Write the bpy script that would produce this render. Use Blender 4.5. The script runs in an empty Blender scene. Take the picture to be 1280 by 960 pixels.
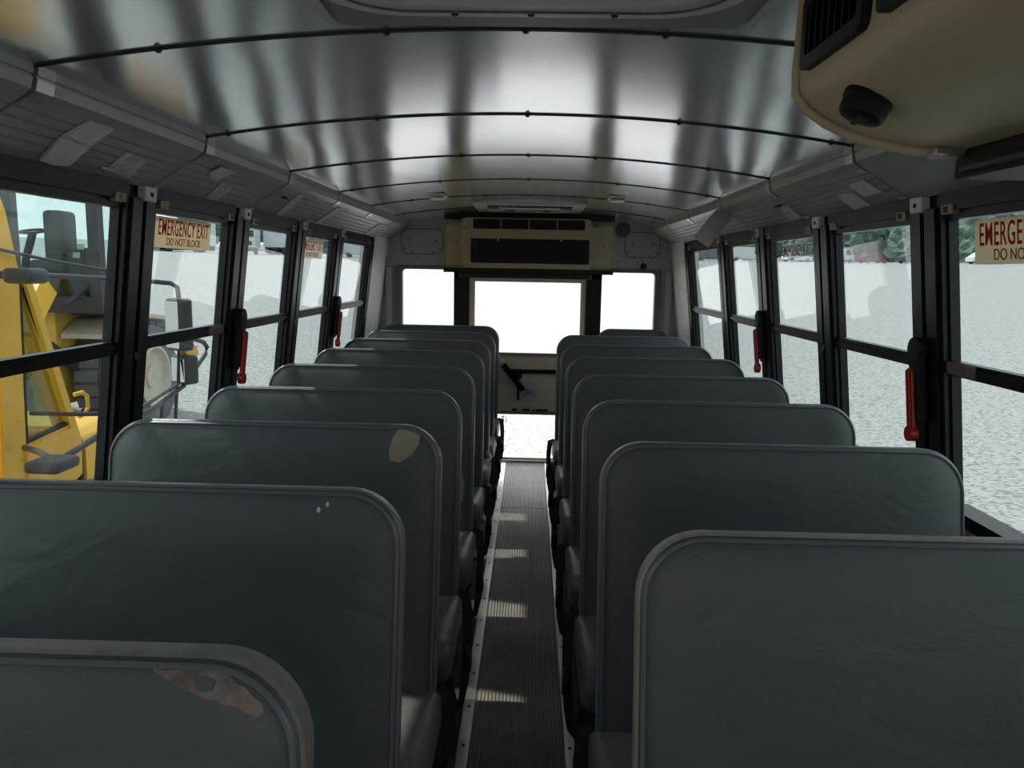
import bpy, bmesh, math, random
from mathutils import Vector, Matrix
S = bpy.context.scene
COL = S.collection
random.seed(7)
R = math.radians

# ------------------------------------------------------------------ camera
PSI, TH, ROLL, FPX = R(1.2485), R(8.419), 0.0183, 950.0
F = Vector((-math.sin(PSI) * math.cos(TH), math.cos(PSI) * math.cos(TH), -math.sin(TH)))
Rt = Vector((math.cos(PSI), math.sin(PSI), 0))
U = Rt.cross(F)
XR = Rt * math.cos(ROLL) + U * math.sin(ROLL)
UP = U * math.cos(ROLL) - Rt * math.sin(ROLL)
cam = bpy.data.objects.new('camera', bpy.data.cameras.new('camera'))
COL.objects.link(cam)
M = Matrix.Identity(4)
for i in range(3):
    M[i][0], M[i][1], M[i][2] = XR[i], UP[i], -F[i]
M[0][3], M[1][3], M[2][3] = 0.0175, 0.0, 1.41
cam.matrix_world = M
cam.data.sensor_width = 36
cam.data.lens = FPX / 1280 * 36
cam.data.clip_start = 0.02
cam.data.clip_end = 1000
S.camera = cam

# ------------------------------------------------------------------ light, sky, exposure
S.view_settings.view_transform = 'Standard'
S.view_settings.look = 'None'
S.view_settings.gamma = 1
S.view_settings.use_curve_mapping = False
S.view_settings.exposure = 1.0
W = bpy.data.worlds.new('sky')
S.world = W
W.use_nodes = True
nt = W.node_tree
bg = nt.nodes['Background']
tc = nt.nodes.new('ShaderNodeTexCoord')
sp = nt.nodes.new('ShaderNodeSeparateXYZ')
rp = nt.nodes.new('ShaderNodeValToRGB')
nt.links.new(tc.outputs['Generated'], sp.inputs[0])
nt.links.new(sp.outputs['Z'], rp.inputs[0])
rp.color_ramp.elements[0].position = 0.0
rp.color_ramp.elements[0].color = (0.97, 0.98, 1.0, 1)
rp.color_ramp.elements[1].position = 0.9
rp.color_ramp.elements[1].color = (0.74, 0.82, 0.93, 1)
nt.links.new(rp.outputs[0], bg.inputs['Color'])
bg.inputs['Strength'].default_value = 1.15
sun = bpy.data.objects.new('sun', bpy.data.lights.new('sun', 'SUN'))
COL.objects.link(sun)
sun.data.energy = 3.0
sun.data.angle = R(1.2)
sun.data.color = (1.0, 0.95, 0.87)
sd = Vector((1.0, -0.30, -1.43)).normalized()      # from the left of the bus, a little from behind it
sun.rotation_euler = sd.to_track_quat('-Z', 'Y').to_euler()
sun.location = (-20, 3, 30)


# ------------------------------------------------------------------ materials
def mat(name, col, rough=0.5, metal=0.0, noise=None, bump=None, stretch=(1, 1, 1), spec=0.5, coat=0.0, emit=None, rnd=0.0):
    """noise=(scale, second colour, low, high); bump=(scale, strength, distance)"""
    m = bpy.data.materials.new(name)
    m.use_nodes = True
    t = m.node_tree
    b = t.nodes['Principled BSDF']
    b.inputs['Base Color'].default_value = (*col, 1)
    b.inputs['Roughness'].default_value = rough
    b.inputs['Metallic'].default_value = metal
    b.inputs['Specular IOR Level'].default_value = spec
    b.inputs['Coat Weight'].default_value = coat
    co = t.nodes.new('ShaderNodeTexCoord')
    mp = t.nodes.new('ShaderNodeMapping')
    mp.inputs['Scale'].default_value = stretch
    t.links.new(co.outputs['Object'], mp.inputs['Vector'])
    vec = mp.outputs['Vector']
    if rnd:
        oi = t.nodes.new('ShaderNodeObjectInfo')
        mu = t.nodes.new('ShaderNodeVectorMath')
        mu.operation = 'MULTIPLY_ADD'
        t.links.new(oi.outputs['Random'], mu.inputs[0])
        mu.inputs[1].default_value = (rnd, rnd * 2, rnd)
        t.links.new(mp.outputs['Vector'], mu.inputs[2])
        vec = mu.outputs[0]
    if noise:
        n = t.nodes.new('ShaderNodeTexNoise')
        n.inputs['Scale'].default_value = noise[0]
        n.inputs['Detail'].default_value = 6
        n.inputs['Roughness'].default_value = 0.65
        r = t.nodes.new('ShaderNodeValToRGB')
        r.color_ramp.elements[0].position = noise[2]
        r.color_ramp.elements[1].position = noise[3]
        r.color_ramp.elements[0].color = (*noise[1], 1)
        r.color_ramp.elements[1].color = (*col, 1)
        t.links.new(vec, n.inputs['Vector'])
        t.links.new(n.outputs['Fac'], r.inputs[0])
        t.links.new(r.outputs[0], b.inputs['Base Color'])
    if bump:
        n = t.nodes.new('ShaderNodeTexNoise')
        n.inputs['Scale'].default_value = bump[0]
        n.inputs['Detail'].default_value = bump[3] if len(bump) > 3 else 4
        bp = t.nodes.new('ShaderNodeBump')
        bp.inputs['Strength'].default_value = bump[1]
        bp.inputs['Distance'].default_value = bump[2]
        t.links.new(vec, n.inputs['Vector'])
        t.links.new(n.outputs['Fac'], bp.inputs['Height'])
        t.links.new(bp.outputs[0], b.inputs['Normal'])
    return m


def glass_mat(name, tint, refl=1.0):
    m = bpy.data.materials.new(name)
    m.use_nodes = True
    t = m.node_tree
    t.nodes.clear()
    o = t.nodes.new('ShaderNodeOutputMaterial')
    mx = t.nodes.new('ShaderNodeMixShader')
    tr = t.nodes.new('ShaderNodeBsdfTransparent')
    gl = t.nodes.new('ShaderNodeBsdfGlossy')
    fr = t.nodes.new('ShaderNodeFresnel')
    tr.inputs['Color'].default_value = (*tint, 1)
    gl.inputs['Roughness'].default_value = 0.0
    gl.inputs['Color'].default_value = (refl, refl, refl, 1)
    fr.inputs['IOR'].default_value = 1.5
    # only the face towards the ray reflects: the far face of the thin pane just lets it out
    ge = t.nodes.new('ShaderNodeNewGeometry')
    iv = t.nodes.new('ShaderNodeMath')
    iv.operation = 'SUBTRACT'
    iv.inputs[0].default_value = 1.0
    mu = t.nodes.new('ShaderNodeMath')
    mu.operation = 'MULTIPLY'
    t.links.new(ge.outputs['Backfacing'], iv.inputs[1])
    t.links.new(iv.outputs[0], mu.inputs[0])
    t.links.new(fr.outputs[0], mu.inputs[1])
    t.links.new(mu.outputs[0], mx.inputs[0])
    t.links.new(tr.outputs[0], mx.inputs[1])
    t.links.new(gl.outputs[0], mx.inputs[2])
    t.links.new(mx.outputs[0], o.inputs[0])
    return m


V = {}


def paper_mat(name, col):
    """thin sheet that lets some daylight through"""
    m = mat(name, col, 0.6, noise=(10, tuple(c * 0.88 for c in col), 0.3, 0.7))
    t = m.node_tree
    o = [n for n in t.nodes if n.type == 'OUTPUT_MATERIAL'][0]
    b = t.nodes['Principled BSDF']
    tl = t.nodes.new('ShaderNodeBsdfTranslucent')
    tl.inputs['Color'].default_value = (*col, 1)
    mx = t.nodes.new('ShaderNodeMixShader')
    mx.inputs[0].default_value = 0.6
    t.links.new(b.outputs[0], mx.inputs[1])
    t.links.new(tl.outputs[0], mx.inputs[2])
    t.links.new(mx.outputs[0], o.inputs[0])
    return m




def vinyl(name, col, dust):
    """Worn vinyl: fine grain, soft creases running out from the edges, pale dust patches."""
    m = mat(name, col, 0.42, noise=(3.0, dust, 0.28, 0.62), rnd=9.0, spec=0.45)
    t = m.node_tree
    b = t.nodes['Principled BSDF']
    co = [n for n in t.nodes if n.type == 'TEX_COORD'][0]
    va = [n for n in t.nodes if n.type == 'VECT_MATH'][0]
    n1 = t.nodes.new('ShaderNodeTexNoise')
    n1.inputs['Scale'].default_value = 260
    n2 = t.nodes.new('ShaderNodeTexNoise')
    n2.inputs['Scale'].default_value = 7
    n2.inputs['Detail'].default_value = 5
    n2.inputs['Distortion'].default_value = 1.2
    mp = t.nodes.new('ShaderNodeMapping')
    mp.inputs['Scale'].default_value = (0.8, 1, 1.2)
    t.links.new(va.outputs[0], mp.inputs['Vector'])
    t.links.new(mp.outputs['Vector'], n2.inputs['Vector'])
    t.links.new(co.outputs['Object'], n1.inputs['Vector'])
    b1 = t.nodes.new('ShaderNodeBump')
    b1.inputs['Strength'].default_value = 0.14
    b1.inputs['Distance'].default_value = 0.002
    b2 = t.nodes.new('ShaderNodeBump')
    b2.inputs['Strength'].default_value = 0.42
    b2.inputs['Distance'].default_value = 0.012
    t.links.new(n2.outputs['Fac'], b2.inputs['Height'])
    t.links.new(n1.outputs['Fac'], b1.inputs['Height'])
    t.links.new(b2.outputs[0], b1.inputs['Normal'])
    t.links.new(b1.outputs[0], b.inputs['Normal'])
    return m


M_VIN = vinyl('seat_vinyl', (0.108, 0.126, 0.129), (0.092, 0.108, 0.110))
M_CUSH = vinyl('cushion_vinyl', (0.12, 0.13, 0.128), (0.20, 0.20, 0.185))
M_PIPE = mat('seat_piping', (0.17, 0.18, 0.18), 0.3)
M_BAND = mat('seat_edge_band', (0.19, 0.205, 0.205), 0.36, bump=(60, 0.2, 0.003))
M_TUBE = mat('seat_frame_steel', (0.02, 0.02, 0.02), 0.4, 0.3)
M_BELT = mat('belt_webbing', (0.012, 0.012, 0.014), 0.8, bump=(300, 0.3, 0.001))
M_BUCK = mat('belt_buckle', (0.03, 0.03, 0.035), 0.35)
M_TAPE = mat('patch_tape', (0.42, 0.36, 0.28), 0.6, noise=(12, (0.33, 0.28, 0.21), 0.3, 0.6))
M_FOAM = mat('torn_backing', (0.30, 0.24, 0.21), 0.8, noise=(40, (0.16, 0.12, 0.11), 0.35, 0.55))
M_BLACK = mat('black_painted_aluminium', (0.006, 0.006, 0.0075), 0.36, noise=(9, (0.010, 0.010, 0.0115), 0.3, 0.7), spec=0.35)
M_RUBBER = mat('black_rubber', (0.01, 0.01, 0.01), 0.7)
M_ALU = mat('aluminium', (0.62, 0.61, 0.59), 0.3, 0.9)
M_COVE = mat('cove_panel_paint', (0.46, 0.455, 0.43), 0.36, 0.25, noise=(6, (0.37, 0.365, 0.345), 0.3, 0.7), bump=(14, 0.15, 0.01))
M_CEIL = mat('galvanised_ceiling', (0.93, 0.945, 0.96), 0.17, 0.82, noise=(1.5, (0.87, 0.885, 0.90), 0.3, 0.7), bump=(2.2, 0.2, 0.022, 1), stretch=(1.6, 0.5, 1))
M_SEAM = mat('seam_black', (0.012, 0.012, 0.012), 0.6)
M_GREY = mat('grey_wall_paint', (0.50, 0.505, 0.51), 0.5, 0.1, noise=(5, (0.45, 0.455, 0.46), 0.3, 0.7))
M_WHITE = mat('white_wall_paint', (0.84, 0.84, 0.83), 0.4, noise=(4, (0.78, 0.78, 0.77), 0.3, 0.7))
M_BEIGE = mat('beige_plastic', (0.70, 0.57, 0.38), 0.42, noise=(3, (0.61, 0.49, 0.32), 0.3, 0.7))
M_OLIVE = mat('olive_beige_plastic', (0.47, 0.41, 0.26), 0.45, noise=(3, (0.41, 0.36, 0.22), 0.3, 0.7))
M_BEIGE2 = mat('beige_door_paint', (0.84, 0.71, 0.56), 0.5, noise=(3, (0.78, 0.65, 0.51), 0.3, 0.7))
M_DARK = mat('dark_plastic', (0.006, 0.006, 0.007), 0.5, spec=0.3)
M_BLUEBLACK = mat('vent_bezel_plastic', (0.014, 0.014, 0.018), 0.5, spec=0.3)
M_FLOOR = mat('floor_rubber_sheet', (0.045, 0.044, 0.042), 0.7, noise=(20, (0.03, 0.03, 0.028), 0.3, 0.7))
M_PAPER = mat('paper_scrap_grey', (0.78, 0.76, 0.71), 0.7, noise=(20, (0.68, 0.66, 0.61), 0.35, 0.6))
M_CARD = mat('cardboard_grey', (0.55, 0.53, 0.46), 0.75)
M_STICK = paper_mat('sticker_cream', (0.78, 0.70, 0.54))
M_STICKW = paper_mat('sticker_white', (0.80, 0.76, 0.70))
M_RED = paper_mat('red_print', (0.72, 0.055, 0.035))
M_REDP = mat('red_plastic', (0.45, 0.012, 0.010), 0.35)
M_REDF = paper_mat('faded_red_print', (0.62, 0.17, 0.11))
M_INK = mat('black_print', (0.008, 0.008, 0.008), 0.6)
M_LABELW = mat('label_white', (0.62, 0.62, 0.60), 0.5)
M_ORANGE = mat('orange_print', (0.55, 0.2, 0.05), 0.5)
M_LATCH = mat('latch_beige', (0.34, 0.28, 0.2), 0.5)
M_PINKLAB = mat('worn_pink_label', (0.24, 0.16, 0.145), 0.6, noise=(60, (0.12, 0.09, 0.085), 0.4, 0.6))
M_GLASS = glass_mat('tinted_side_glass', (0.675, 0.715, 0.708))
M_CLEAR = glass_mat('clear_rear_glass', (0.99, 0.99, 0.99))
M_LENS = mat('lamp_lens', (0.7, 0.66, 0.55), 0.3)
M_GRIT = mat('gravel', (0.41, 0.41, 0.40), 0.9, noise=(15, (0.15, 0.155, 0.155), 0.36, 0.53), bump=(28, 0.5, 0.03, 8))
M_YEL = mat('yellow_machine_paint', (0.84, 0.50, 0.05), 0.4, noise=(3, (0.78, 0.44, 0.04), 0.3, 0.6))
M_YELD = mat('dull_yellow_paint', (0.70, 0.47, 0.07), 0.5, noise=(4, (0.55, 0.36, 0.06), 0.3, 0.6))
M_MACH = mat('machine_dark_grey', (0.035, 0.037, 0.042), 0.5)
M_MACH2 = mat('machine_mid_grey', (0.055, 0.058, 0.065), 0.5)
M_TYRE = mat('tyre_rubber', (0.11, 0.118, 0.13), 0.85, noise=(8, (0.16, 0.16, 0.16), 0.3, 0.7))
M_RIM = mat('rim_cream', (0.58, 0.53, 0.43), 0.7, noise=(6, (0.44, 0.39, 0.30), 0.3, 0.7))
M_MIRR = mat('mirror_glass', (0.75, 0.77, 0.78), 0.05, 1.0)
M_TRAIL = mat('trailer_white', (0.62, 0.66, 0.65), 0.5, noise=(0.6, (0.56, 0.60, 0.59), 0.3, 0.7))
M_CARGL = mat('vehicle_window', (0.03, 0.04, 0.05), 0.1)
M_LEAF = mat('foliage_dark', (0.125, 0.20, 0.17), 0.8, noise=(1.2, (0.06, 0.11, 0.095), 0.35, 0.62), bump=(3, 1, 0.4))
M_LEAF2 = mat('foliage_mid', (0.17, 0.255, 0.20), 0.8, noise=(1.2, (0.09, 0.145, 0.115), 0.35, 0.62), bump=(3, 1, 0.4))
M_BARK = mat('bark', (0.10, 0.085, 0.065), 0.9)


def runner_mat():
    m = mat('ribbed_aisle_rubber', (0.34, 0.30, 0.265), 0.33, noise=(7, (0.22, 0.195, 0.175), 0.3, 0.65))
    t = m.node_tree
    b = t.nodes['Principled BSDF']
    co = [n for n in t.nodes if n.type == 'TEX_COORD'][0]
    w = t.nodes.new('ShaderNodeTexWave')
    w.bands_direction = 'X'
    w.inputs['Scale'].default_value = 26
    w.inputs['Distortion'].default_value = 0.25
    w.inputs['Detail Scale'].default_value = 0.6
    bp = t.nodes.new('ShaderNodeBump')
    bp.inputs['Strength'].default_value = 0.9
    bp.inputs['Distance'].default_value = 0.004
    t.links.new(co.outputs['Object'], w.inputs['Vector'])
    t.links.new(w.outputs['Fac'], bp.inputs['Height'])
    t.links.new(bp.outputs[0], b.inputs['Normal'])
    return m


M_RUN = runner_mat()


# ------------------------------------------------------------------ mesh helpers
def NB():
    return bmesh.new()


def wpos(o):
    v = Vector((0, 0, 0))
    while o:
        v = v + o.location
        o = o.parent
    return v


def obj(name, bm, m, parent=None, smooth=False, local=False, base=None):
    """link one mesh; vertices are given in world coordinates unless local"""
    me = bpy.data.meshes.new(name)
    bmesh.ops.recalc_face_normals(bm, faces=bm.faces)
    if parent is None and not local:
        if base is None:
            xs = [v.co for v in bm.verts]
            mn = [min(c[i] for c in xs) for i in range(3)]
            mx = [max(c[i] for c in xs) for i in range(3)]
            base = ((mn[0] + mx[0]) / 2, (mn[1] + mx[1]) / 2, mn[2])
        bmesh.ops.translate(bm, verts=bm.verts, vec=-Vector(base))
    elif not local:
        bmesh.ops.translate(bm, verts=bm.verts, vec=-wpos(parent))
    bm.to_mesh(me)
    bm.free()
    me.materials.append(m)
    if smooth:
        for p in me.polygons:
            p.use_smooth = True
        try:
            me.set_sharp_from_angle(angle=R(40))
        except Exception:
            pass
    o = bpy.data.objects.new(name, me)
    COL.objects.link(o)
    if parent is not None:
        o.parent = parent
    elif not local:
        o.location = base
    return o


def tag(o, label=None, cat=None, group=None, kind=None):
    if label:
        o['label'] = label
    if cat:
        o['category'] = cat
    if group:
        o['group'] = group
    if kind:
        o['kind'] = kind
    return o


def thing(name, label, cat, loc=(0, 0, 0), group=None, kind=None):
    o = bpy.data.objects.new(name, None)
    o.empty_display_size = 0.1
    COL.objects.link(o)
    o.location = loc
    return tag(o, label, cat, group, kind)


def dup(o, loc=None, parent=None):
    c = o.copy()
    COL.objects.link(c)
    if parent is not None:
        c.parent = parent
    if loc is not None:
        c.location = loc
    for ch in list(o.children):
        dup(ch, None, c)
    return c


def hexa(bm, p):
    """eight corners: bottom four (ring), top four (ring)"""
    v = [bm.verts.new(q) for q in p]
    for f in ((0, 1, 2, 3), (7, 6, 5, 4), (0, 4, 5, 1), (1, 5, 6, 2), (2, 6, 7, 3), (3, 7, 4, 0)):
        bm.faces.new([v[i] for i in f])
    return v


def box(bm, x0, x1, y0, y1, z0, z1):
    return hexa(bm, [(x0, y0, z0), (x1, y0, z0), (x1, y1, z0), (x0, y1, z0), (x0, y0, z1), (x1, y0, z1), (x1, y1, z1), (x0, y1, z1)])


def rbox(bm, x0, x1, y0, y1, z0, z1, r, seg=3):
    t = NB()
    box(t, x0, x1, y0, y1, z0, z1)
    bmesh.ops.bevel(t, geom=list(t.edges), offset=r, segments=seg, affect='EDGES', profile=0.5)
    merge(bm, t)


def merge(bm, t):
    me = bpy.data.meshes.new('tmp')
    t.to_mesh(me)
    t.free()
    bm.from_mesh(me)
    bpy.data.meshes.remove(me)


def prism(bm, pts, axis, a, b):
    """closed polygon extruded along an axis between a and b. pts are the two other coordinates"""
    def q(p, t):
        return {'x': (t, p[0], p[1]), 'y': (p[0], t, p[1]), 'z': (p[0], p[1], t)}[axis]
    A = [bm.verts.new(q(p, a)) for p in pts]
    B = [bm.verts.new(q(p, b)) for p in pts]
    n = len(pts)
    for i in range(n):
        bm.faces.new([A[i], A[(i + 1) % n], B[(i + 1) % n], B[i]])
    bm.faces.new(A[::-1])
    bm.faces.new(B)


def ring_prism(bm, outer, inner, axis, a, b):
    """frame: two loops with the same count"""
    def q(p, t):
        return {'x': (t, p[0], p[1]), 'y': (p[0], t, p[1]), 'z': (p[0], p[1], t)}[axis]
    L = [[bm.verts.new(q(p, t)) for p in l] for l, t in ((outer, a), (outer, b), (inner, b), (inner, a))]
    n = len(outer)
    for k in range(4):
        A, B = L[k], L[(k + 1) % 4]
        for i in range(n):
            bm.faces.new([A[i], A[(i + 1) % n], B[(i + 1) % n], B[i]])


def rrect(x0, x1, z0, z1, rt, rb=None, n=8):
    rb = rt if rb is None else rb
    out = []
    for cx, cz, r, a0 in ((x1 - rb, z0 + rb, rb, -90), (x1 - rt, z1 - rt, rt, 0), (x0 + rt, z1 - rt, rt, 90), (x0 + rb, z0 + rb, rb, 180)):
        for i in range(n + 1):
            a = R(a0 + 90 * i / n)
            out.append((cx + r * math.cos(a), cz + r * math.sin(a)))
    return out


def tube(bm, path, r, n=8, closed=False):
    path = [Vector(p) for p in path]
    m = len(path)
    rings = []
    ref = Vector((0.13, 0.27, 0.95)).normalized()
    for i, p in enumerate(path):
        a = path[(i - 1) % m] if (closed or i > 0) else p
        b = path[(i + 1) % m] if (closed or i < m - 1) else p
        d = (b - a).normalized()
        u = d.cross(ref)
        if u.length < 0.1:
            u = d.cross(Vector((1, 0, 0)))
        u.normalize()
        w = d.cross(u)
        rings.append([bm.verts.new(p + u * r * math.cos(2 * math.pi * k / n) + w * r * math.sin(2 * math.pi * k / n)) for k in range(n)])
    for i in range(m if closed else m - 1):
        A, B = rings[i], rings[(i + 1) % m]
        for k in range(n):
            bm.faces.new([A[k], A[(k + 1) % n], B[(k + 1) % n], B[k]])
    if not closed:
        bm.faces.new(rings[0][::-1])
        bm.faces.new(rings[-1])


def ribbon(bm, path, side, w, t):
    """strap following a path: width along `side`, thickness across it"""
    path = [Vector(p) for p in path]
    s = Vector(side).normalized()
    rings = []
    for i, p in enumerate(path):
        d = (path[min(i + 1, len(path) - 1)] - path[max(i - 1, 0)]).normalized()
        n = d.cross(s).normalized()
        rings.append([bm.verts.new(p + s * w / 2 * a + n * t / 2 * b) for a, b in ((-1, -1), (1, -1), (1, 1), (-1, 1))])
    for A, B in zip(rings, rings[1:]):
        for k in range(4):
            bm.faces.new([A[k], A[(k + 1) % 4], B[(k + 1) % 4], B[k]])
    bm.faces.new(rings[0][::-1])
    bm.faces.new(rings[-1])


def disc(bm, c, axis, r, h, n=24, r2=None):
    """cylinder with base centre c, along axis vector, length h"""
    ax = Vector(axis).normalized()
    c = Vector(c)
    u = ax.orthogonal().normalized()
    w = ax.cross(u)
    r2 = r if r2 is None else r2
    A = [bm.verts.new(c + (u * math.cos(2 * math.pi * k / n) + w * math.sin(2 * math.pi * k / n)) * r) for k in range(n)]
    B = [bm.verts.new(c + ax * h + (u * math.cos(2 * math.pi * k / n) + w * math.sin(2 * math.pi * k / n)) * r2) for k in range(n)]
    for k in range(n):
        bm.faces.new([A[k], A[(k + 1) % n], B[(k + 1) % n], B[k]])
    bm.faces.new(A[::-1])
    bm.faces.new(B)


def lathe(bm, c, axis, prof, n=32):
    """prof = [(r, h)] around axis through c"""
    ax = Vector(axis).normalized()
    c = Vector(c)
    u = ax.orthogonal().normalized()
    w = ax.cross(u)
    rings = []
    for r, h in prof:
        rings.append([bm.verts.new(c + ax * h + (u * math.cos(2 * math.pi * k / n) + w * math.sin(2 * math.pi * k / n)) * r) for k in range(n)])
    for A, B in zip(rings, rings[1:]):
        for k in range(n):
            bm.faces.new([A[k], A[(k + 1) % n], B[(k + 1) % n], B[k]])
    bm.faces.new(rings[0][::-1])
    bm.faces.new(rings[-1])


def text(name, body, size, m, parent, pos, xdir, ydir, sx=1.0, thick=0.0004, align='CENTER', bold=0.0):
    cu = bpy.data.curves.new(name, 'FONT')
    cu.body = body
    cu.size = size
    cu.align_x = align
    cu.align_y = 'CENTER'
    cu.extrude = thick
    if size > 0.04:
        cu.space_character = 1.12
        cu.offset = 0.0005 + bold
    tmp = bpy.data.objects.new(name, cu)
    COL.objects.link(tmp)
    dg = bpy.context.evaluated_depsgraph_get()
    dg.update()
    me = bpy.data.meshes.new_from_object(tmp.evaluated_get(dg))
    COL.objects.unlink(tmp)
    bpy.data.objects.remove(tmp)
    X = Vector(xdir).normalized()
    Y = Vector(ydir).normalized()
    N = X.cross(Y)
    p0 = Vector(pos) - (wpos(parent) if parent else Vector((0, 0, 0)))
    for v in me.vertices:
        c = v.co.copy()
        v.co = p0 + X * c.x * sx + Y * c.y + N * c.z
    me.materials.clear()
    me.materials.append(m)
    o = bpy.data.objects.new(name, me)
    COL.objects.link(o)
    if parent:
        o.parent = parent
    return o


# ------------------------------------------------------------------ the bus shell
YF, YR = -1.5, 5.555                # front and rear walls
ZS = 0.80                           # window sill height
PITCH = 0.7122


def wx(z):                          # half width of the inner side wall at height z
    return 1.02 + 0.12 * (1.62 - z)


def WP(s, Y, z, off=0.0):           # a point on a side wall, moved off into the bus
    return (s * (wx(z) - off), Y, z)


def slab(bm, s, Y0, Y1, z0, z1, o0, o1):
    return hexa(bm, [WP(s, Y0, z0, o0), WP(s, Y1, z0, o0), WP(s, Y1, z0, o1), WP(s, Y0, z0, o1),
                     WP(s, Y0, z1, o0), WP(s, Y1, z1, o0), WP(s, Y1, z1, o1), WP(s, Y0, z1, o1)])


# floor
b = NB()
box(b, -1.2, 1.2, YF - 0.05, YR + 0.06, -0.12, 0.0)
tag(obj('floor', b, M_FLOOR), 'dark rubber floor of the bus under the seats', 'floor', kind='structure')
# ribbed runner: two lengths meeting at a joint
for i, (y0, y1) in enumerate(((YF + 0.1, 4.40), (4.405, YR - 0.06))):
    b = NB()
    rbox(b, -0.133, 0.146, y0, y1, 0.0, 0.008, 0.002, 1)
    tag(obj('aisle_runner', b, M_RUN), ('long ribbed rubber aisle runner between the seat rows', 'short ribbed rubber aisle runner piece before the rear door')[i], 'floor mat', 'ribbed aisle runners')
for s, x0, x1, nm in ((-1, -0.172, -0.134, 'left'), (1, 0.147, 0.180, 'right')):
    b = NB()
    rbox(b, x0, x1, YF + 0.1, YR - 0.06, 0.0, 0.011, 0.002, 1)
    st = tag(obj('trim_1' if s < 0 else 'trim_2', b, M_ALU), 'aluminium edging strip along the %s side of the aisle runner' % nm, 'trim', kind='structure')
    for k in range(34):
        b = NB()
        disc(b, ((x0 + x1) / 2, YF + 0.3 + k * 0.205, 0.0105), (0, 0, 1), 0.0055, 0.0015, 8)
        obj('screw', b, M_DARK, st)

# side walls: lower wall, header, rear corner panel
for s, nm in ((-1, 'left'), (1, 'right')):
    b = NB()
    slab(b, s, YF, YR, 0.0, ZS, -0.08, 0.0)
    slab(b, s, YF, YR, 1.622, 1.86, -0.08, 0.0)
    slab(b, s, YF, -0.78, ZS, 1.622, -0.08, 0.0)
    tag(obj('wall_' + nm, b, M_GREY), 'grey %s side wall of the bus below the windows' % nm, 'wall', kind='structure')
    b = NB()
    slab(b, s, 5.06, YR, ZS, 1.63, -0.08, 0.012)
    t_ = tag(obj('trim_3' if s < 0 else 'trim_4', b, M_WHITE), 'white painted corner panel at the rear end of the %s wall' % nm, 'trim', kind='structure')
    for z in (1.0, 1.3, 1.5):
        for Y in (5.10, 5.5):
            b = NB()
            disc(b, WP(s, Y, z, 0.012), (-s, 0, 0), 0.006, 0.003, 8)
            obj('screw', b, M_ALU, t_)

# ceiling: curved metal sheets with lapped seams
HW, ZE, ZC = 0.868, 1.752, 1.823


def zc(x):
    return ZC - (ZC - ZE) * (x / HW) ** 2


def arc_sheet(bm, y0, y1, dz0=0.0, thick=0.012, n=32, hw=HW, slope=0.0):
    L = []
    for dz in (0, thick):
        for y, e in ((y0, 0.0), (y1, slope)):
            L.append([bm.verts.new((hw * (2 * i / n - 1), y, zc(hw * (2 * i / n - 1)) + dz0 + dz + e)) for i in range(n + 1)])
    a, c, d, e = L
    for P, Q in ((a, c), (c, e), (e, d), (d, a)):
        for i in range(n):
            bm.faces.new([P[i], P[i + 1], Q[i + 1], Q[i]])
    for i in (0, n):
        bm.faces.new([a[i], c[i], e[i], d[i]])


SEAMS = [1.38 + PITCH * k for k in range(-4, 6)]
b = NB()
ys = [YF] + SEAMS[0:] + [YR + 0.02]
for y0, y1 in zip(ys, ys[1:]):
    if y1 - y0 > 0.02:
        arc_sheet(b, y0 + 0.002, y1 - 0.002, 0.0, slope=0.0)
ceil = tag(obj('ceiling', b, M_CEIL, smooth=True), 'curved bare metal ceiling of the bus', 'ceiling', kind='structure')
b = NB()
box(b, -1.1, 1.1, YF - 0.05, YR + 0.05, 1.86, 1.90)
obj('roof_skin', b, M_WHITE, ceil)
for k, Y in enumerate(SEAMS):
    b = NB()
    arc_sheet(b, Y - 0.0045, Y + 0.0045, -0.0035, 0.006)
    obj('seam_strip', b, M_SEAM, ceil)
    for x in (-0.80, -0.40, 0.0, 0.40, 0.80) if k % 2 else (-0.64, -0.24, 0.0, 0.24, 0.64):
        b = NB()
        lathe(b, (x, Y, zc(x) - 0.003), (0, 0, -1), [(0.0065, 0), (0.0065, 0.002), (0.004, 0.005)], 10)
        obj('screw', b, M_SEAM, ceil)

# cove panels along both sides
COVE_L = [-0.04 - PITCH] + [1.38 - 2 * PITCH + 0.0 * 0 + PITCH * k for k in range(0, 7)]


def cove_profile(s, grooves=True, off=0.0):
    """(x,z) outline of the panel: upper lip, ribbed slope, back"""
    fr = [(0.858, 1.757), (0.861, 1.7385), (0.8645, 1.7375), (0.8645, 1.7345), (0.862, 1.733), (0.867, 1.713), (0.884, 1.7005)]
    a, c = Vector((0.886, 1.700)), Vector((1.021, 1.617))
    d = (c - a)
    nrm = Vector((d.y, -d.x)).normalized()
    if nrm.x > 0:
        nrm = -nrm
    if grooves:
        for k in range(1, 6):
            u = k / 6
            for du, g in ((-0.016, 0), (-0.008, -0.0035), (0.008, -0.0035), (0.016, 0)):
                p = a + d * (u + du) + nrm * g
                fr.append((p.x, p.y))
    fr.append((c.x, c.y))
    back = [(1.05, 1.617), (1.03, 1.70), (0.90, 1.775)]
    return [(s * x, z) for x, z in fr + back]


def CV(s, Y, u, off=0.0):
    """point on the sloping cove face: u from 0 (lip) to 1 (window side)"""
    a, c = Vector((0.886, 1.700)), Vector((1.021, 1.617))
    d = c - a
    n = Vector((-0.83 * 0.63, -0.84)).normalized()
    p = a + d * u + n * off
    return Vector((s * p.x, Y, p.y))


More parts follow.
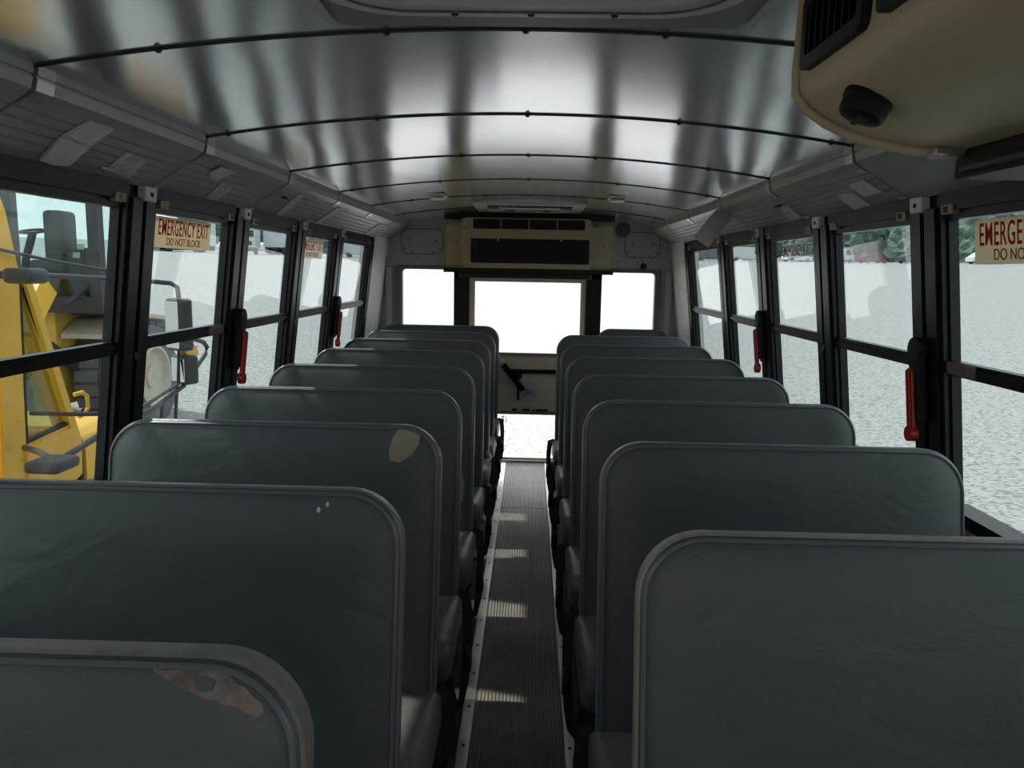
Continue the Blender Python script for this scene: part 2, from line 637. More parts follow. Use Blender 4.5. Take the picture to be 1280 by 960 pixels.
tn = 5
for s, nm in ((-1, 'left'), (1, 'right')):
    segs = [(SEAMS[i], SEAMS[i + 1]) for i in range(1, len(SEAMS) - 1)] + [(SEAMS[-1], YR - 0.012)]
    order = ('farthest forward', 'second from the front', 'third from the front', 'over the first pillar', 'over the second pillar', 'over the third pillar', 'over the fourth pillar', 'over the last window', 'against the rear wall')
    for i, (y0, y1) in enumerate(segs):
        plain = s > 0 and y0 < 1.5
        b = NB()
        prism(b, cove_profile(s, not plain), 'y', y0 + 0.004, y1 - 0.004)
        p = tag(obj('trim_%d' % tn, b, M_COVE), '%s grey cove panel along the %s edge of the ceiling, %s' % ('plain' if plain else 'ribbed', nm, order[i]), 'panel', kind='structure')
        tn += 1
        b = NB()
        prism(b, [(s * x, z) for x, z in ((0.872, 1.755), (0.876, 1.72), (0.894, 1.702), (1.02, 1.624), (1.05, 1.622), (0.92, 1.77))], 'y', y0 - 0.004, y0 + 0.0038)
        obj('joint_gasket', b, M_SEAM, p)
        # aluminium strap over the joint, on the lip and at the window edge
        st = y0 + 0.004
        w_ = 0.05
        b = NB()
        fr = cove_profile(s, False)[:7]
        o = [(x - s * 0.003, z - 0.002) for x, z in fr]
        prism(b, fr + o[::-1], 'y', st, st + w_)
        obj('joint_strap', b, M_ALU, p)
        for u0, u1 in ((0.02, 0.10), (0.92, 1.0)):
            b = NB()
            q = [CV(s, st, u0, 0), CV(s, st + w_ * 0.8, u0, 0), CV(s, st + w_ * 0.8, u1, 0), CV(s, st, u1, 0)]
            hexa(b, q + [CV(s, st, u0, 0.004), CV(s, st + w_ * 0.8, u0, 0.004), CV(s, st + w_ * 0.8, u1, 0.004), CV(s, st, u1, 0.004)])
            obj('joint_clip', b, M_ALU, p)


# ------------------------------------------------------------------ side windows and pillars
def pillar_y(s, k):
    return (2.05 + 0.709 * k) if s < 0 else (2.012 + 0.700 * k)


PW = 0.078                           # half width of a pillar
wn = 1
PILLARS = {-1: list(range(-4, 4)), 1: list(range(-4, 4))}


def build_window(s, y0, y1, label):
    global wn
    w = thing('window_%d' % wn, label, 'window', WP(s, (y0 + y1) / 2, ZS), kind='structure')
    wn += 1
    b = NB()
    slab(b, s, y0, y1, 1.585, 1.622, -0.05, 0.004)       # header
    slab(b, s, y0, y1, 1.554, 1.587, -0.035, -0.008)
    slab(b, s, y0 - 0.004, y0 + 0.009, ZS, 1.56, -0.034, -0.010)
    slab(b, s, y1 - 0.009, y1 + 0.004, ZS, 1.56, -0.034, -0.010)
    slab(b, s, y0, y1, ZS, ZS + 0.035, -0.05, 0.014)
    slab(b, s, y0 + 0.02, y1 - 0.02, 1.575, 1.590, -0.02, 0.006)
    obj('window_frame', b, M_BLACK, w)
    b = NB()
    slab(b, s, y0 + 0.004, y1 - 0.004, 1.172, 1.208, -0.030, -0.004)
    slab(b, s, y0 + 0.004, y1 - 0.004, 1.184, 1.197, -0.005, 0.002)
    obj('sash_bar', b, M_BLACK, w)
    b = NB()
    slab(b, s, y0 + 0.004, y1 - 0.004, 1.20, 1.558, -0.0225, -0.0185)
    obj('upper_pane', b, M_GLASS, w)
    b = NB()
    slab(b, s, y0 + 0.004, y1 - 0.004, ZS + 0.03, 1.18, -0.0305, -0.0265)
    obj('lower_pane', b, M_GLASS, w)
    for yy, side in ((y0 + 0.012, 0), (y1 - 0.062, 1)):
        b = NB()
        slab(b, s, yy, yy + 0.05, 1.566, 1.588, -0.006, 0.010)
        l = obj('sash_latch', b, M_LATCH, w)
        b = NB()
        slab(b, s, yy + 0.022, yy + 0.040, 1.570, 1.584, 0.009, 0.0112)
        obj('latch_print', b, M_ORANGE if (wn + side) % 3 == 0 else M_INK, l)
    return w


names_l = {1.3: 'nearest window'}
for s, nm in ((-1, 'left'), (1, 'right')):
    ks = PILLARS[s]
    lab = ['behind the photographer, farthest forward', 'behind the photographer', 'beside the photographer', 'just ahead of the first black pillar',
           'between first and second black pillars', 'between second and third black pillars', 'between third and fourth black pillars', 'last before the white rear corner']
    edges = []
    for j, k in enumerate(ks):
        y1 = pillar_y(s, k) - PW
        y0 = (pillar_y(s, k - 1) + PW)
        if k == ks[0]:
            y0 = -0.78 + 0.0
        edges.append((y0, y1))
    edges.append((pillar_y(s, ks[-1]) + PW, 4.965))
    edges = edges[1:] if edges[0][1] - edges[0][0] < 0.2 else edges
    edges = edges[-8:]
    lab = lab[-len(edges):]
    for (y0, y1), l in zip(edges, lab):
        w = build_window(s, y0, y1, '%s side split sash bus window, %s' % (nm, l))
        if l.startswith('just ahead') and s > 0 or l.startswith('between first') and s < 0:
            b = NB()
            ye = y1 - 0.012 if s > 0 else y1 - 0.13
            yb = y1 - 0.135 if s > 0 else y1 - 0.01
            slab(b, s, min(ye, yb), max(ye, yb), 1.176, 1.206, 0.0005, 0.0035)
            tag(obj('worn_label', b, M_PINKLAB, w), 'worn pinkish label')
    for j, k in enumerate(ks + [ks[-1] + 1]):
        Y = pillar_y(s, k)
        last = k == ks[-1] + 1
        if Y < -0.75:
            continue
        a0, a1 = (4.965, 5.062) if last else (Y - PW, Y + PW)
        p = thing('trim_%d' % tn, '%s black window pillar, %s' % (nm, 'rearmost beside the white corner panel' if last else '%s from the front' % ('number %d' % (j + 1))), 'pillar', WP(s, Y, ZS), kind='structure')
        tn += 1
        mid = (a0 + a1) / 2
        b = NB()
        slab(b, s, a0, a1, 0.78, 1.622, -0.036, -0.012)
        slab(b, s, a0, a0 + 0.012, 0.78, 1.615, -0.012, 0.004)
        slab(b, s, a1 - 0.012, a1, 0.78, 1.615, -0.012, 0.004)
        obj('pillar_core', b, M_BLACK, p)
        for q0, q1 in ((a0 + 0.014, mid - 0.006), (mid + 0.006, a1 - 0.014)):
            b = NB()
            slab(b, s, q0, q1, 0.78, 1.585, -0.012, 0.012)
            bmesh.ops.bevel(b, geom=list(b.edges), offset=0.004, segments=2, affect='EDGES')
            obj('pillar_channel', b, M_BLACK, p)
        if not last:
            b = NB()
            slab(b, s, mid - 0.005, mid + 0.055, 1.578, 1.618, -0.01, 0.016)
            bmesh.ops.bevel(b, geom=list(b.edges), offset=0.003, segments=1, affect='EDGES')
            br = tag(obj('corner_bracket', b, M_GREY if k > 1 else M_WHITE, p), 'pale square bracket')
            b = NB()
            c = WP(s, mid + 0.025, 1.598, 0.0155)
            disc(b, c, (-s, 0, 0.1), 0.008, 0.0015, 14)
            obj('bolt_hole', b, M_INK, br)
            b = NB()
            disc(b, WP(s, mid, 1.16, 0.0), (-s, 0, 0.1), 0.011, 0.016, 12)
            obj('pillar_bolt', b, M_DARK, p)

# emergency release handles on alternate pillars
HANDLES = [(-1, 1, 'on the left pillar beside the window with the cream exit sign'), (-1, 3, 'on the left pillar nearest the rear'),
           (1, 0, 'on the right pillar nearest the camera'), (1, 2, 'on the right pillar third from the camera')]
for s, k, where in HANDLES:
    Y = pillar_y(s, k) + 0.01
    h = thing('release_handle', 'red window release handle ' + where, 'handle', WP(s, Y, 0.98, 0.012), 'red window release handles')
    b = NB()
    slab(b, s, Y - 0.032, Y + 0.032, 1.03, 1.235, 0.012, 0.040)
    bmesh.ops.bevel(b, geom=[e for e in b.edges], offset=0.012, segments=3, affect='EDGES')
    disc(b, WP(s, Y, 1.228, 0.012), (-s, 0, 0), 0.030, 0.026, 16)
    obj('handle_housing', b, M_RUBBER, h, smooth=True)
    b = NB()
    slab(b, s, Y - 0.013, Y + 0.013, 1.0, 1.175, 0.040, 0.056)
    bmesh.ops.bevel(b, geom=[e for e in b.edges], offset=0.005, segments=2, affect='EDGES')
    disc(b, WP(s, Y, 1.0, 0.038), (-s, 0, 0), 0.021, 0.02, 16)
    lv = tag(obj('lever', b, M_REDP, h, smooth=True), 'red plastic lever')
    b = NB()
    slab(b, s, Y - 0.004, Y + 0.004, 1.03, 1.16, 0.0555, 0.0575)
    obj('lever_slot', b, M_REDP, lv)

# ------------------------------------------------------------------ front bulkhead (behind the camera), windscreen opening narrowed to dim the near seats
b = NB()
box(b, -1.14, 1.14, YF - 0.06, YF, 0.0, 1.0)
box(b, -1.14, 1.14, YF - 0.06, YF, 1.45, 1.86)
box(b, -1.14, -0.7, YF - 0.06, YF, 1.0, 1.45)
box(b, 0.7, 1.14, YF - 0.06, YF, 1.0, 1.45)
box(b, -0.03, 0.03, YF - 0.06, YF, 1.0, 1.45)
tag(obj('wall_front', b, M_GREY), 'unseen front bulkhead of the bus around the reduced windscreen', 'wall', kind='structure')

# ------------------------------------------------------------------ rear wall, rear windows, emergency door
b = NB()
Y0, Y1 = YR, YR + 0.07
DX0, DX1 = -0.53, 0.525              # door aperture with its dark surround


def rear_piece(x0, x1, z0, z1):
    box(b, x0, x1, Y0, Y1, z0, z1)


rear_piece(-1.15, DX0, 0.0, 0.78)
rear_piece(DX1, 1.15, 0.0, 0.78)
rear_piece(-1.12, -0.955, 0.78, 1.44)
rear_piece(0.955, 1.12, 0.78, 1.44)
rear_piece(-1.08, 1.08, 1.44, 1.86)
rw = tag(obj('wall_rear', b, M_GREY), 'grey painted rear wall of the bus around door and windows', 'wall', kind='structure')
# access plates, screws, fillet strip on the wall above the windows
for s in (-1, 1):
    xa, xb = (-0.92, -0.62) if s < 0 else (0.69, 0.94)
    b = NB()
    o = rrect(xa, xb, 1.525, 1.70, 0.05, 0.05, 5)
    prism(b, o, 'y', YR - 0.004, YR)
    bmesh.ops.bevel(b, geom=list(b.edges), offset=0.002, segments=1, affect='EDGES')
    pl = obj('access_plate', b, M_GREY, rw)
    b = NB()
    ring_prism(b, rrect(xa - 0.003, xb + 0.003, 1.522, 1.703, 0.053, 0.053, 5), rrect(xa + 0.001, xb - 0.001, 1.526, 1.699, 0.049, 0.049, 5), 'y', YR - 0.0042, YR - 0.0005)
    obj('plate_gap', b, M_SEAM, rw)
    b = NB()
    box(b, *((-1.03, -0.60) if s < 0 else (0.60, 1.03)), YR - 0.006, YR, 1.433, 1.505)
    obj('wall_strip', b, M_GREY, rw)
    for x, z in ((xa + .02, 1.56), (xa + .05, 1.62), (xb - .05, 1.62), (xb - .02, 1.56), (xa + .07, 1.535), (xb - .07, 1.535)):
        b = NB()
        disc(b, (x, YR - 0.004, z), (0, -1, 0), 0.006, 0.003, 8)
        obj('screw', b, M_DARK, rw)
    for x in ((-1.0, -0.8, -0.64) if s < 0 else (0.64, 0.82, 1.0)):
        b = NB()
        disc(b, (x, YR - 0.006, 1.495), (0, -1, 0), 0.005, 0.003, 8)
        obj('screw', b, M_DARK, rw)
b = NB()
lathe(b, (0.67, YR, 1.72), (0, -1, 0), [(0.052, 0), (0.052, 0.012), (0.044, 0.020), (0.036, 0.018), (0.033, 0.010), (0.016, 0.012), (0.012, 0.028), (0.004, 0.030)], 28)
sp_ = tag(obj('speaker', b, mat('speaker_grey', (0.13, 0.135, 0.14), 0.5), smooth=True), 'small round grey speaker on the rear wall right of the air conditioner', 'speaker')
b = NB()
lathe(b, (0.825, YR - 0.006, 1.462), (0, -1, 0), [(0.022, 0), (0.022, 0.008), (0.015, 0.014), (0.006, 0.014)], 20)
tag(obj('hole_plug', b, M_DARK, smooth=True), 'small black round plug on the rear wall above the right rear window', 'plug')

for s, x0, x1 in ((-1, -0.957, -0.530), (1, 0.524, 0.957)):
    w = thing('window_%d' % wn, 'bright fixed rear window %s the emergency door' % ('left of' if s < 0 else 'right of'), 'window', ((x0 + x1) / 2, YR, 0.78), kind='structure')
    wn += 1
    b = NB()
    ring_prism(b, rrect(x0 - 0.004, x1 + 0.004, 0.775, 1.445, 0.03), rrect(x0 + 0.042, x1 - 0.008 if s < 0 else x1 - 0.042, 0.82, 1.415, 0.025) if s < 0 else rrect(x0 + 0.008, x1 - 0.042, 0.82, 1.415, 0.025), 'y', YR - 0.012, YR + 0.05)
    obj('window_frame', b, mat('grey_gasket', (0.20, 0.19, 0.18), 0.6), w)
    b = NB()
    box(b, x0 + 0.02, x1 - 0.005, YR + 0.02, YR + 0.026, 0.80, 1.43)
    obj('pane', b, M_CLEAR, w)
    # pale post at the outer side
    b = NB()
    xo = (-1.03, -0.985) if s < 0 else (0.985, 1.03)
    rbox(b, xo[0], xo[1], YR - 0.035, YR, 0.78, 1.43, 0.006, 2)
    obj('corner_post', b, M_GREY, w)

d = thing('door_1', 'beige rear emergency door with large upper and lower windows', 'door', (0, YR, 0.0), kind='structure')
b = NB()
for x0, x1, z0, z1 in ((DX0, -0.425, 0.0, 1.41), (0.420, DX1, 0.0, 1.41), (DX0, DX1, 1.365, 1.44)):
    box(b, x0, x1, YR - 0.03, YR + 0.07, z0, z1)
obj('door_surround', b, M_RUBBER, d)
b = NB()
for x0, x1, z0, z1 in ((-0.425, -0.385, 0.02, 1.37), (0.382, 0.420, 0.02, 1.37), (-0.386, 0.383, 1.335, 1.37), (-0.386, 0.383, 0.37, 0.815), (-0.386, 0.383, 0.0, 0.035)):
    box(b, x0, x1, YR - 0.012, YR + 0.05, z0, z1)
dl = obj('door_leaf', b, M_BEIGE2, d)
for z in (0.812, 0.378):
    b = NB()
    rbox(b, -0.40, 0.397, YR - 0.026, YR - 0.011, z - 0.014, z + 0.012, 0.004, 2)
    obj('pane_moulding', b, mat('moulding_grey', (0.32, 0.27, 0.22), 0.5), d)
b = NB()
box(b, -0.39, 0.388, YR + 0.015, YR + 0.021, 0.81, 1.34)
obj('upper_pane', b, M_CLEAR, d)
b = NB()
box(b, -0.39, 0.388, YR + 0.015, YR + 0.021, 0.03, 0.375)
obj('lower_pane', b, M_CLEAR, d)
b = NB()
box(b, -0.425, 0.42, YR - 0.05, YR + 0.02, 0.0, 0.022)
obj('door_sill', b, M_ALU, d)
# handle, bar, label
b = NB()
t = NB()
rbox(t, -0.021, 0.021, YR - 0.062, YR - 0.040, -0.125, 0.125, 0.008, 2)
bmesh.ops.rotate(t, verts=t.verts, cent=(0, YR, 0), matrix=Matrix.Rotation(R(-38), 3, 'Y'))
bmesh.ops.translate(t, verts=t.verts, vec=(-0.097, 0, 0.645))
merge(b, t)
disc(b, (-0.06, YR - 0.05, 0.655), (0, 1, 0), 0.03, 0.05, 16)
h = tag(obj('door_handle', b, M_DARK, d, smooth=True), 'black lever handle with pale tip')
b = NB()
t = NB()
rbox(t, -0.020, 0.020, YR - 0.064, YR - 0.038, -0.018, 0.018, 0.006, 2)
bmesh.ops.rotate(t, verts=t.verts, cent=(0, YR, 0), matrix=Matrix.Rotation(R(-38), 3, 'Y'))
bmesh.ops.translate(t, verts=t.verts, vec=(-0.181, 0, 0.752))
merge(b, t)
obj('handle_tip', b, M_LABELW, h)
b = NB()
rbox(b, -0.12, 0.37, YR - 0.035, YR - 0.012, 0.672, 0.702, 0.006, 2)
obj('latch_bar', b, M_DARK, d)
b = NB()
prism(b, rrect(-0.082, 0.084, 0.455, 0.600, 0.008, 0.008, 3), 'y', YR - 0.0145, YR - 0.0115)
lb = tag(obj('instruction_label', b, M_LABELW, d), 'white label with an upward black arrow')
b = NB()
prism(b, [(-0.066, 0.468), (-0.046, 0.468), (-0.046, 0.572), (-0.034, 0.572), (-0.056, 0.596), (-0.078, 0.572), (-0.066, 0.572)], 'y', YR - 0.0165, YR - 0.0143)
obj('printed_arrow', b, M_INK, lb)
for i, segs in enumerate((((-0.036, 0.026), (0.040, 0.062)), ((-0.014, 0.050),), ((-0.036, 0.010), (0.022, 0.066)))):
    b = NB()
    z = 0.548 - i * 0.018
    for x0, x1 in segs:                          # print too small to read
        x = x0
        while x < x1:
            wd = random.uniform(0.004, 0.009)
            box(b, x, min(x + wd, x1), YR - 0.0162, YR - 0.0143, z - random.uniform(0.002, 0.005), z + random.uniform(0.002, 0.006))
            x += wd + 0.0025
    obj('print_line', b, M_INK, lb)
for x0, x1 in ((-0.10, -0.065), (-0.025, 0.03), (0.05, 0.07), (0.075, 0.165)):
    b = NB()
    n = 9
    up = [(x0 + (x1 - x0) * i / n, 0.402 + random.uniform(0, 0.006)) for i in range(n + 1)]
    lo = [(x0 + (x1 - x0) * i / n, 0.392 - random.uniform(0, 0.006)) for i in range(n + 1)]
    prism(b, up + lo[::-1], 'y', YR - 0.0150, YR - 0.0118)
    tag(obj('glue_mark', b, M_INK, d), 'dark glue smear')
text('pane_print', '18', 0.075, mat('grey_print', (0.35, 0.36, 0.37), 0.6), d, (-0.155, YR + 0.012, 0.315), (-1, 0, 0), (0, 0, 1), 0.6)

# ------------------------------------------------------------------ rear air conditioner
ac = thing('air_conditioner', 'beige wall air conditioner above the rear emergency door', 'air conditioner', (0, YR - 0.1, 1.40), 'beige bus air conditioners')
YA = 5.30
b = NB()
prism(b, [(YR, 1.425), (YA + 0.03, 1.425), (YA, 1.455), (YA, 1.72), (YA + 0.04, 1.762), (YR, 1.775)], 'x', -0.575, 0.575)
bmesh.ops.bevel(b, geom=list(b.edges), offset=0.006, segments=2, affect='EDGES')
obj('housing', b, M_OLIVE, ac, smooth=True)
b = NB()
o = rrect(-0.462, 0.428, 1.432, 1.768, 0.03, 0.03, 5)
prism(b, o, 'y', YA - 0.045, YA + 0.02)
bmesh.ops.bevel(b, geom=[e for e in b.edges if abs(e.verts[0].co.y - e.verts[1].co.y) < 1e-5], offset=0.012, segments=3, affect='EDGES')
fp = obj('front_cover', b, M_OLIVE, ac, smooth=True)
YC = YA - 0.045
for i in range(4):
    x0 = -0.380 + i * 0.1915
    v = None
    b = NB()
    ring_prism(b, rrect(x0, x0 + 0.184, 1.694, 1.760, 0.006, 0.006, 2), rrect(x0 + 0.006, x0 + 0.178, 1.700, 1.754, 0.004, 0.004, 2), 'y', YC - 0.006, YC + 0.01)
    v = obj('air_vent', b, M_BLUEBLACK, fp)
    b = NB()
    box(b, x0 + 0.004, x0 + 0.180, YC - 0.001, YC + 0.002, 1.697, 1.757)
    for j in range(9):
        xx = x0 + 0.02 + j * 0.018
        box(b, xx, xx + 0.003, YC - 0.005, YC, 1.700, 1.754)
    obj('vent_louvre', b, M_DARK, v)
for x0, x1 in ((-0.355, -0.085), (0.055, 0.345)):
    b = NB()
    ring_prism(b, rrect(x0, x1, 1.645, 1.685, 0.02, 0.02, 6), rrect(x0 + 0.008, x1 - 0.008, 1.652, 1.678, 0.013, 0.013, 6), 'y', YC - 0.004, YC + 0.004)
    obj('moulded_slot', b, M_OLIVE, fp)
b = NB()
ring_prism(b, rrect(-0.035, 0.025, 1.650, 1.680, 0.015, 0.015, 6), rrect(-0.028, 0.018, 1.656, 1.674, 0.009, 0.009, 6), 'y', YC - 0.004, YC + 0.004)
obj('moulded_slot', b, M_OLIVE, fp)
b = NB()
prism(b, rrect(-0.395, 0.412, 1.465, 1.630, 0.008, 0.008, 3), 'y', YC - 0.006, YC + 0.01)
gr = obj('return_grille', b, M_BLUEBLACK, fp)
b = NB()
for z in [1.478 + 0.011 * i for i in range(13)]:
    box(b, -0.372, 0.392, YC - 0.0085, YC - 0.005, z, z + 0.003)
for x in [-0.372 + 0.0127 * i for i in range(61)]:
    box(b, x, x + 0.0025, YC - 0.0095, YC - 0.006, 1.478, 1.613)
obj('grille_mesh', b, M_DARK, gr)
for x in (-0.21, 0.22):
    b = NB()
    disc(b, (x, YC - 0.005, 1.622), (0, -1, 0), 0.006, 0.005, 10)
    obj('grille_screw', b, M_ALU, gr)
b = NB()
box(b, -0.588, 0.585, YA + 0.01, YR, 1.398, 1.428)
obj('base_tray', b, M_RUBBER, ac)
b = NB()
prism(b, [(-0.585, 1.762), (0.585, 1.762), (0.585, 1.79), (0.3, 1.812), (0, 1.818), (-0.3, 1.812), (-0.585, 1.79)], 'y', YA + 0.02, YR)
obj('top_shadow', b, M_RUBBER, ac)  # black fill stands in for the shadow between unit and ceiling
b = NB()
rbox(b, -0.48, 0.44, YA + 0.05, YR - 0.032, 1.362, 1.400, 0.008, 2)
obj('hose_cover', b, mat('dark_vinyl_cover', (0.02, 0.02, 0.026), 0.6), ac)
for x, z in ((-0.50, 1.60), (0.51, 1.59), (-0.44, 1.70), (0.46, 1.72)):
    b = NB()
    disc(b, (x, YA + 0.002 if abs(x) > 0.46 else YC + 0.002, z), (0, -1, 0), 0.007, 0.004, 10)
    obj('housing_screw', b, mat('rusty_screw', (0.16, 0.08, 0.04), 0.6), ac)

# ------------------------------------------------------------------ front air conditioner (overhead, right of the camera)
fa = thing('air_conditioner', 'large beige air conditioner unit hanging overhead at the front right', 'air conditioner', (0.6, 0.5, 1.56), 'beige bus air conditioners')
YE, YN = 1.09, 0.02
prof = [(0.374, 1.806), (0.371, 1.672), (0.373, 1.655), (0.386, 1.638), (0.412, 1.621), (0.445, 1.606), (0.485, 1.595), (0.53, 1.587), (0.60, 1.582), (0.74, 1.580), (0.79, 1.60), (0.80, 1.745), (0.6, 1.775)]
b = NB()
prism(b, prof, 'y', YN, YE)
bmesh.ops.bevel(b, geom=[e for e in b.edges if abs(e.verts[0].co.y - YE) < 1e-4 and abs(e.verts[1].co.y - YE) < 1e-4], offset=0.010, segments=3, affect='EDGES')
fh = obj('housing', b, M_BEIGE, fa, smooth=True)
# rim that runs round the end of the cover
b = NB()
rim = [(0.372, 1.80), (0.368, 1.672), (0.369, 1.653), (0.383, 1.634), (0.410, 1.616), (0.443, 1.601), (0.484, 1.590), (0.53, 1.582), (0.60, 1.577)]
tube(b, [(x, YE - 0.012, z) for x, z in rim], 0.0065, 10)
obj('cover_rim', b, M_BEIGE, fa, smooth=True)
for y0, y1 in ((0.860, 1.045), (0.645, 0.825), (0.43, 0.61), (0.215, 0.395)):
    b = NB()
    ring_prism(b, rrect(y0, y1, 1.672, 1.762, 0.012, 0.012, 3), rrect(y0 + 0.014, y1 - 0.014, 1.688, 1.750, 0.008, 0.008, 3), 'x', 0.360, 0.376)
    v = obj('air_vent', b, M_BLUEBLACK, fa)
    b = NB()
    box(b, 0.3695, 0.3735, y0 + 0.010, y1 - 0.010, 1.684, 1.754)
    for j in range(7):
        yy = y0 + 0.03 + j * (y1 - y0 - 0.06) / 6
        hexa(b, [(0.360, yy, 1.686), (0.360, yy + 0.003, 1.686), (0.371, yy + 0.013, 1.686), (0.371, yy + 0.010, 1.686),
                 (0.360, yy, 1.752), (0.360, yy + 0.003, 1.752), (0.371, yy + 0.013, 1.752), (0.371, yy + 0.010, 1.752)])
    obj('vent_louvre', b, M_DARK, v)
n_ = Vector((-0.42, 0, -1)).normalized()
kc = Vector((0.415, 0.955, 1.6195))
b = NB()
lathe(b, kc, n_, [(0.030, -0.01), (0.030, 0.003), (0.028, 0.005), (0.0275, 0.018), (0.025, 0.022), (0.020, 0.0235)], 32)
kb = obj('control_knob', b, M_DARK, fa, smooth=True)
b = NB()
t = NB()
rbox(t, -0.019, 0.019, -0.004, 0.004, 0.0, 0.006, 0.002, 2)
q = n_.to_track_quat('Z', 'Y').to_matrix()
bmesh.ops.rotate(t, verts=t.verts, cent=(0, 0, 0), matrix=q)
bmesh.ops.translate(t, verts=t.verts, vec=kc + n_ * 0.021)
merge(b, t)
obj('knob_grip', b, M_BLUEBLACK, kb)
b = NB()
rbox(b, 0.592, 0.70, YN + 0.03, 1.085, 1.545, 1.583, 0.004, 2)
g = obj('intake_housing', b, M_DARK, fa)
b = NB()
rbox(b, 0.584, 0.596, YN + 0.05, 1.06, 1.552, 1.560, 0.003, 2)
tube(b, [(0.590, 1.055, 1.556), (0.590, YN + 0.06, 1.556)], 0.0045, 8)
obj('intake_bar', b, M_MACH2, g)
b = NB()
rbox(b, 0.55, 0.592, 1.055, 1.085, 1.572, 1.584, 0.003, 2)
obj('end_clip', b, M_ALU, fa)
b = NB()
box(b, 0.40, 0.80, 0.1, 1.0, 1.735, 1.80)
obj('mounting_frame', b, M_DARK, fa)

# ------------------------------------------------------------------ roof hatches
hs = thing('roof_hatch', 'rounded roof hatch in a grey ceiling plate at the front', 'hatch', (0.02, 1.0, 1.78), 'roof hatches')
b = NB()
prism(b, [(-0.31, 0.45), (0.355, 0.45), (0.355, 1.20), (0.335, 1.285), (-0.295, 1.285), (-0.31, 1.20)], 'z', 1.797, 1.825)
obj('ceiling_plate', b, mat('plate_grey', (0.22, 0.22, 0.22), 0.45, 0.2), hs)
for x in (-0.312, 0.345):
    b = NB()
    rbox(b, x, x + 0.012, 0.45, 1.262, 1.790, 1.800, 0.003, 1)
    obj('plate_edge', b, M_GREY, hs)
b = NB()
ring_prism(b, rrect(-0.285, 0.305, 0.46, 1.172, 0.12, 0.12, 10), rrect(-0.235, 0.255, 0.51, 1.122, 0.09, 0.09, 10), 'z', 1.776, 1.799)
obj('hatch_ring', b, mat('hatch_ring_grey', (0.62, 0.60, 0.60), 0.4), hs, smooth=False)
b = NB()
ring_prism(b, rrect(-0.262, 0.282, 0.483, 1.149, 0.105, 0.105, 10), rrect(-0.258, 0.278, 0.487, 1.145, 0.10, 0.10, 10), 'z', 1.7735, 1.778)
obj('hatch_gasket', b, M_PINKLAB, hs)
b = NB()
prism(b, rrect(-0.25, 0.27, 0.495, 1.137, 0.095, 0.095, 10), 'z', 1.788, 1.798)
obj('hatch_lid', b, mat('hatch_lid_grey', (0.62, 0.60, 0.60), 0.4), hs)
for x in (-0.1, 0.01, 0.13):
    b = NB()
    disc(b, (x, 1.160, 1.777), (0, 0, -1), 0.005, 0.003, 10)
    obj('ring_screw', b, M_DARK, hs)

rh = thing('roof_hatch', 'rear roof hatch opening with pale rim above the rear air conditioner', 'hatch', (0, 4.98, 1.80), 'roof hatches')
b = NB()
ring_prism(b, [(-0.345, 4.66), (0.345, 4.66), (0.345, 5.30), (-0.345, 5.30)], [(-0.27, 4.73), (0.27, 4.73), (0.27, 5.23), (-0.27, 5.23)], 'z', 1.807, 1.828)
obj('hatch_rim', b, mat('hatch_rim_white', (0.55, 0.53, 0.51), 0.45), rh)
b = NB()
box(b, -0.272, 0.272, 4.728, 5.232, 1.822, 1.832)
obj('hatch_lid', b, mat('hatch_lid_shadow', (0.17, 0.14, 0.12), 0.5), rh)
b = NB()
rbox(b, -0.20, 0.20, 5.02, 5.07, 1.806, 1.822, 0.004, 2)
tube(b, [(-0.2, 5.0, 1.812), (0.2, 5.0, 1.812)], 0.006, 8)
obj('latch_bar', b, M_ALU, rh)
for x in (-0.13, 0.11):
    b = NB()
    rbox(b, x - 0.03, x + 0.03, 5.06, 5.12, 1.803, 1.822, 0.004, 2)
    obj('latch_block', b, M_DARK, rh)

for x, l in ((-0.478, 'left'), (0.458, 'right')):
    z0 = zc(x)
    a = thing('ceiling_lamp', 'small square dome lamp on the metal ceiling, %s of the rear hatch' % l, 'lamp', (x, 4.06, z0), 'small dome lamps')
    b = NB()
    rbox(b, x - 0.048, x + 0.048, 3.99, 4.13, z0 - 0.014, z0 + 0.001, 0.004, 2)
    obj('lamp_base', b, M_ALU, a)
    b = NB()
    rbox(b, x - 0.038, x + 0.038, 4.005, 4.115, z0 - 0.026, z0 - 0.012, 0.007, 3)
    obj('lamp_lens', b, M_LENS, a, smooth=True)


# ------------------------------------------------------------------ bus seats
def back_loops(hw, z0, z1, y, inset):
    rt = max(0.10 - inset, 0.02)
    rb = max(0.035 - inset, 0.012)
    return [(p[0], y, p[1]) for p in rrect(-hw + inset, hw - inset, z0 + inset, z1 - inset, rt, rb, 8)]


def lean(bm):
    bmesh.ops.rotate(bm, verts=bm.verts, cent=(0, -0.125, 0.37), matrix=Matrix.Rotation(R(-10.5), 3, 'X'))


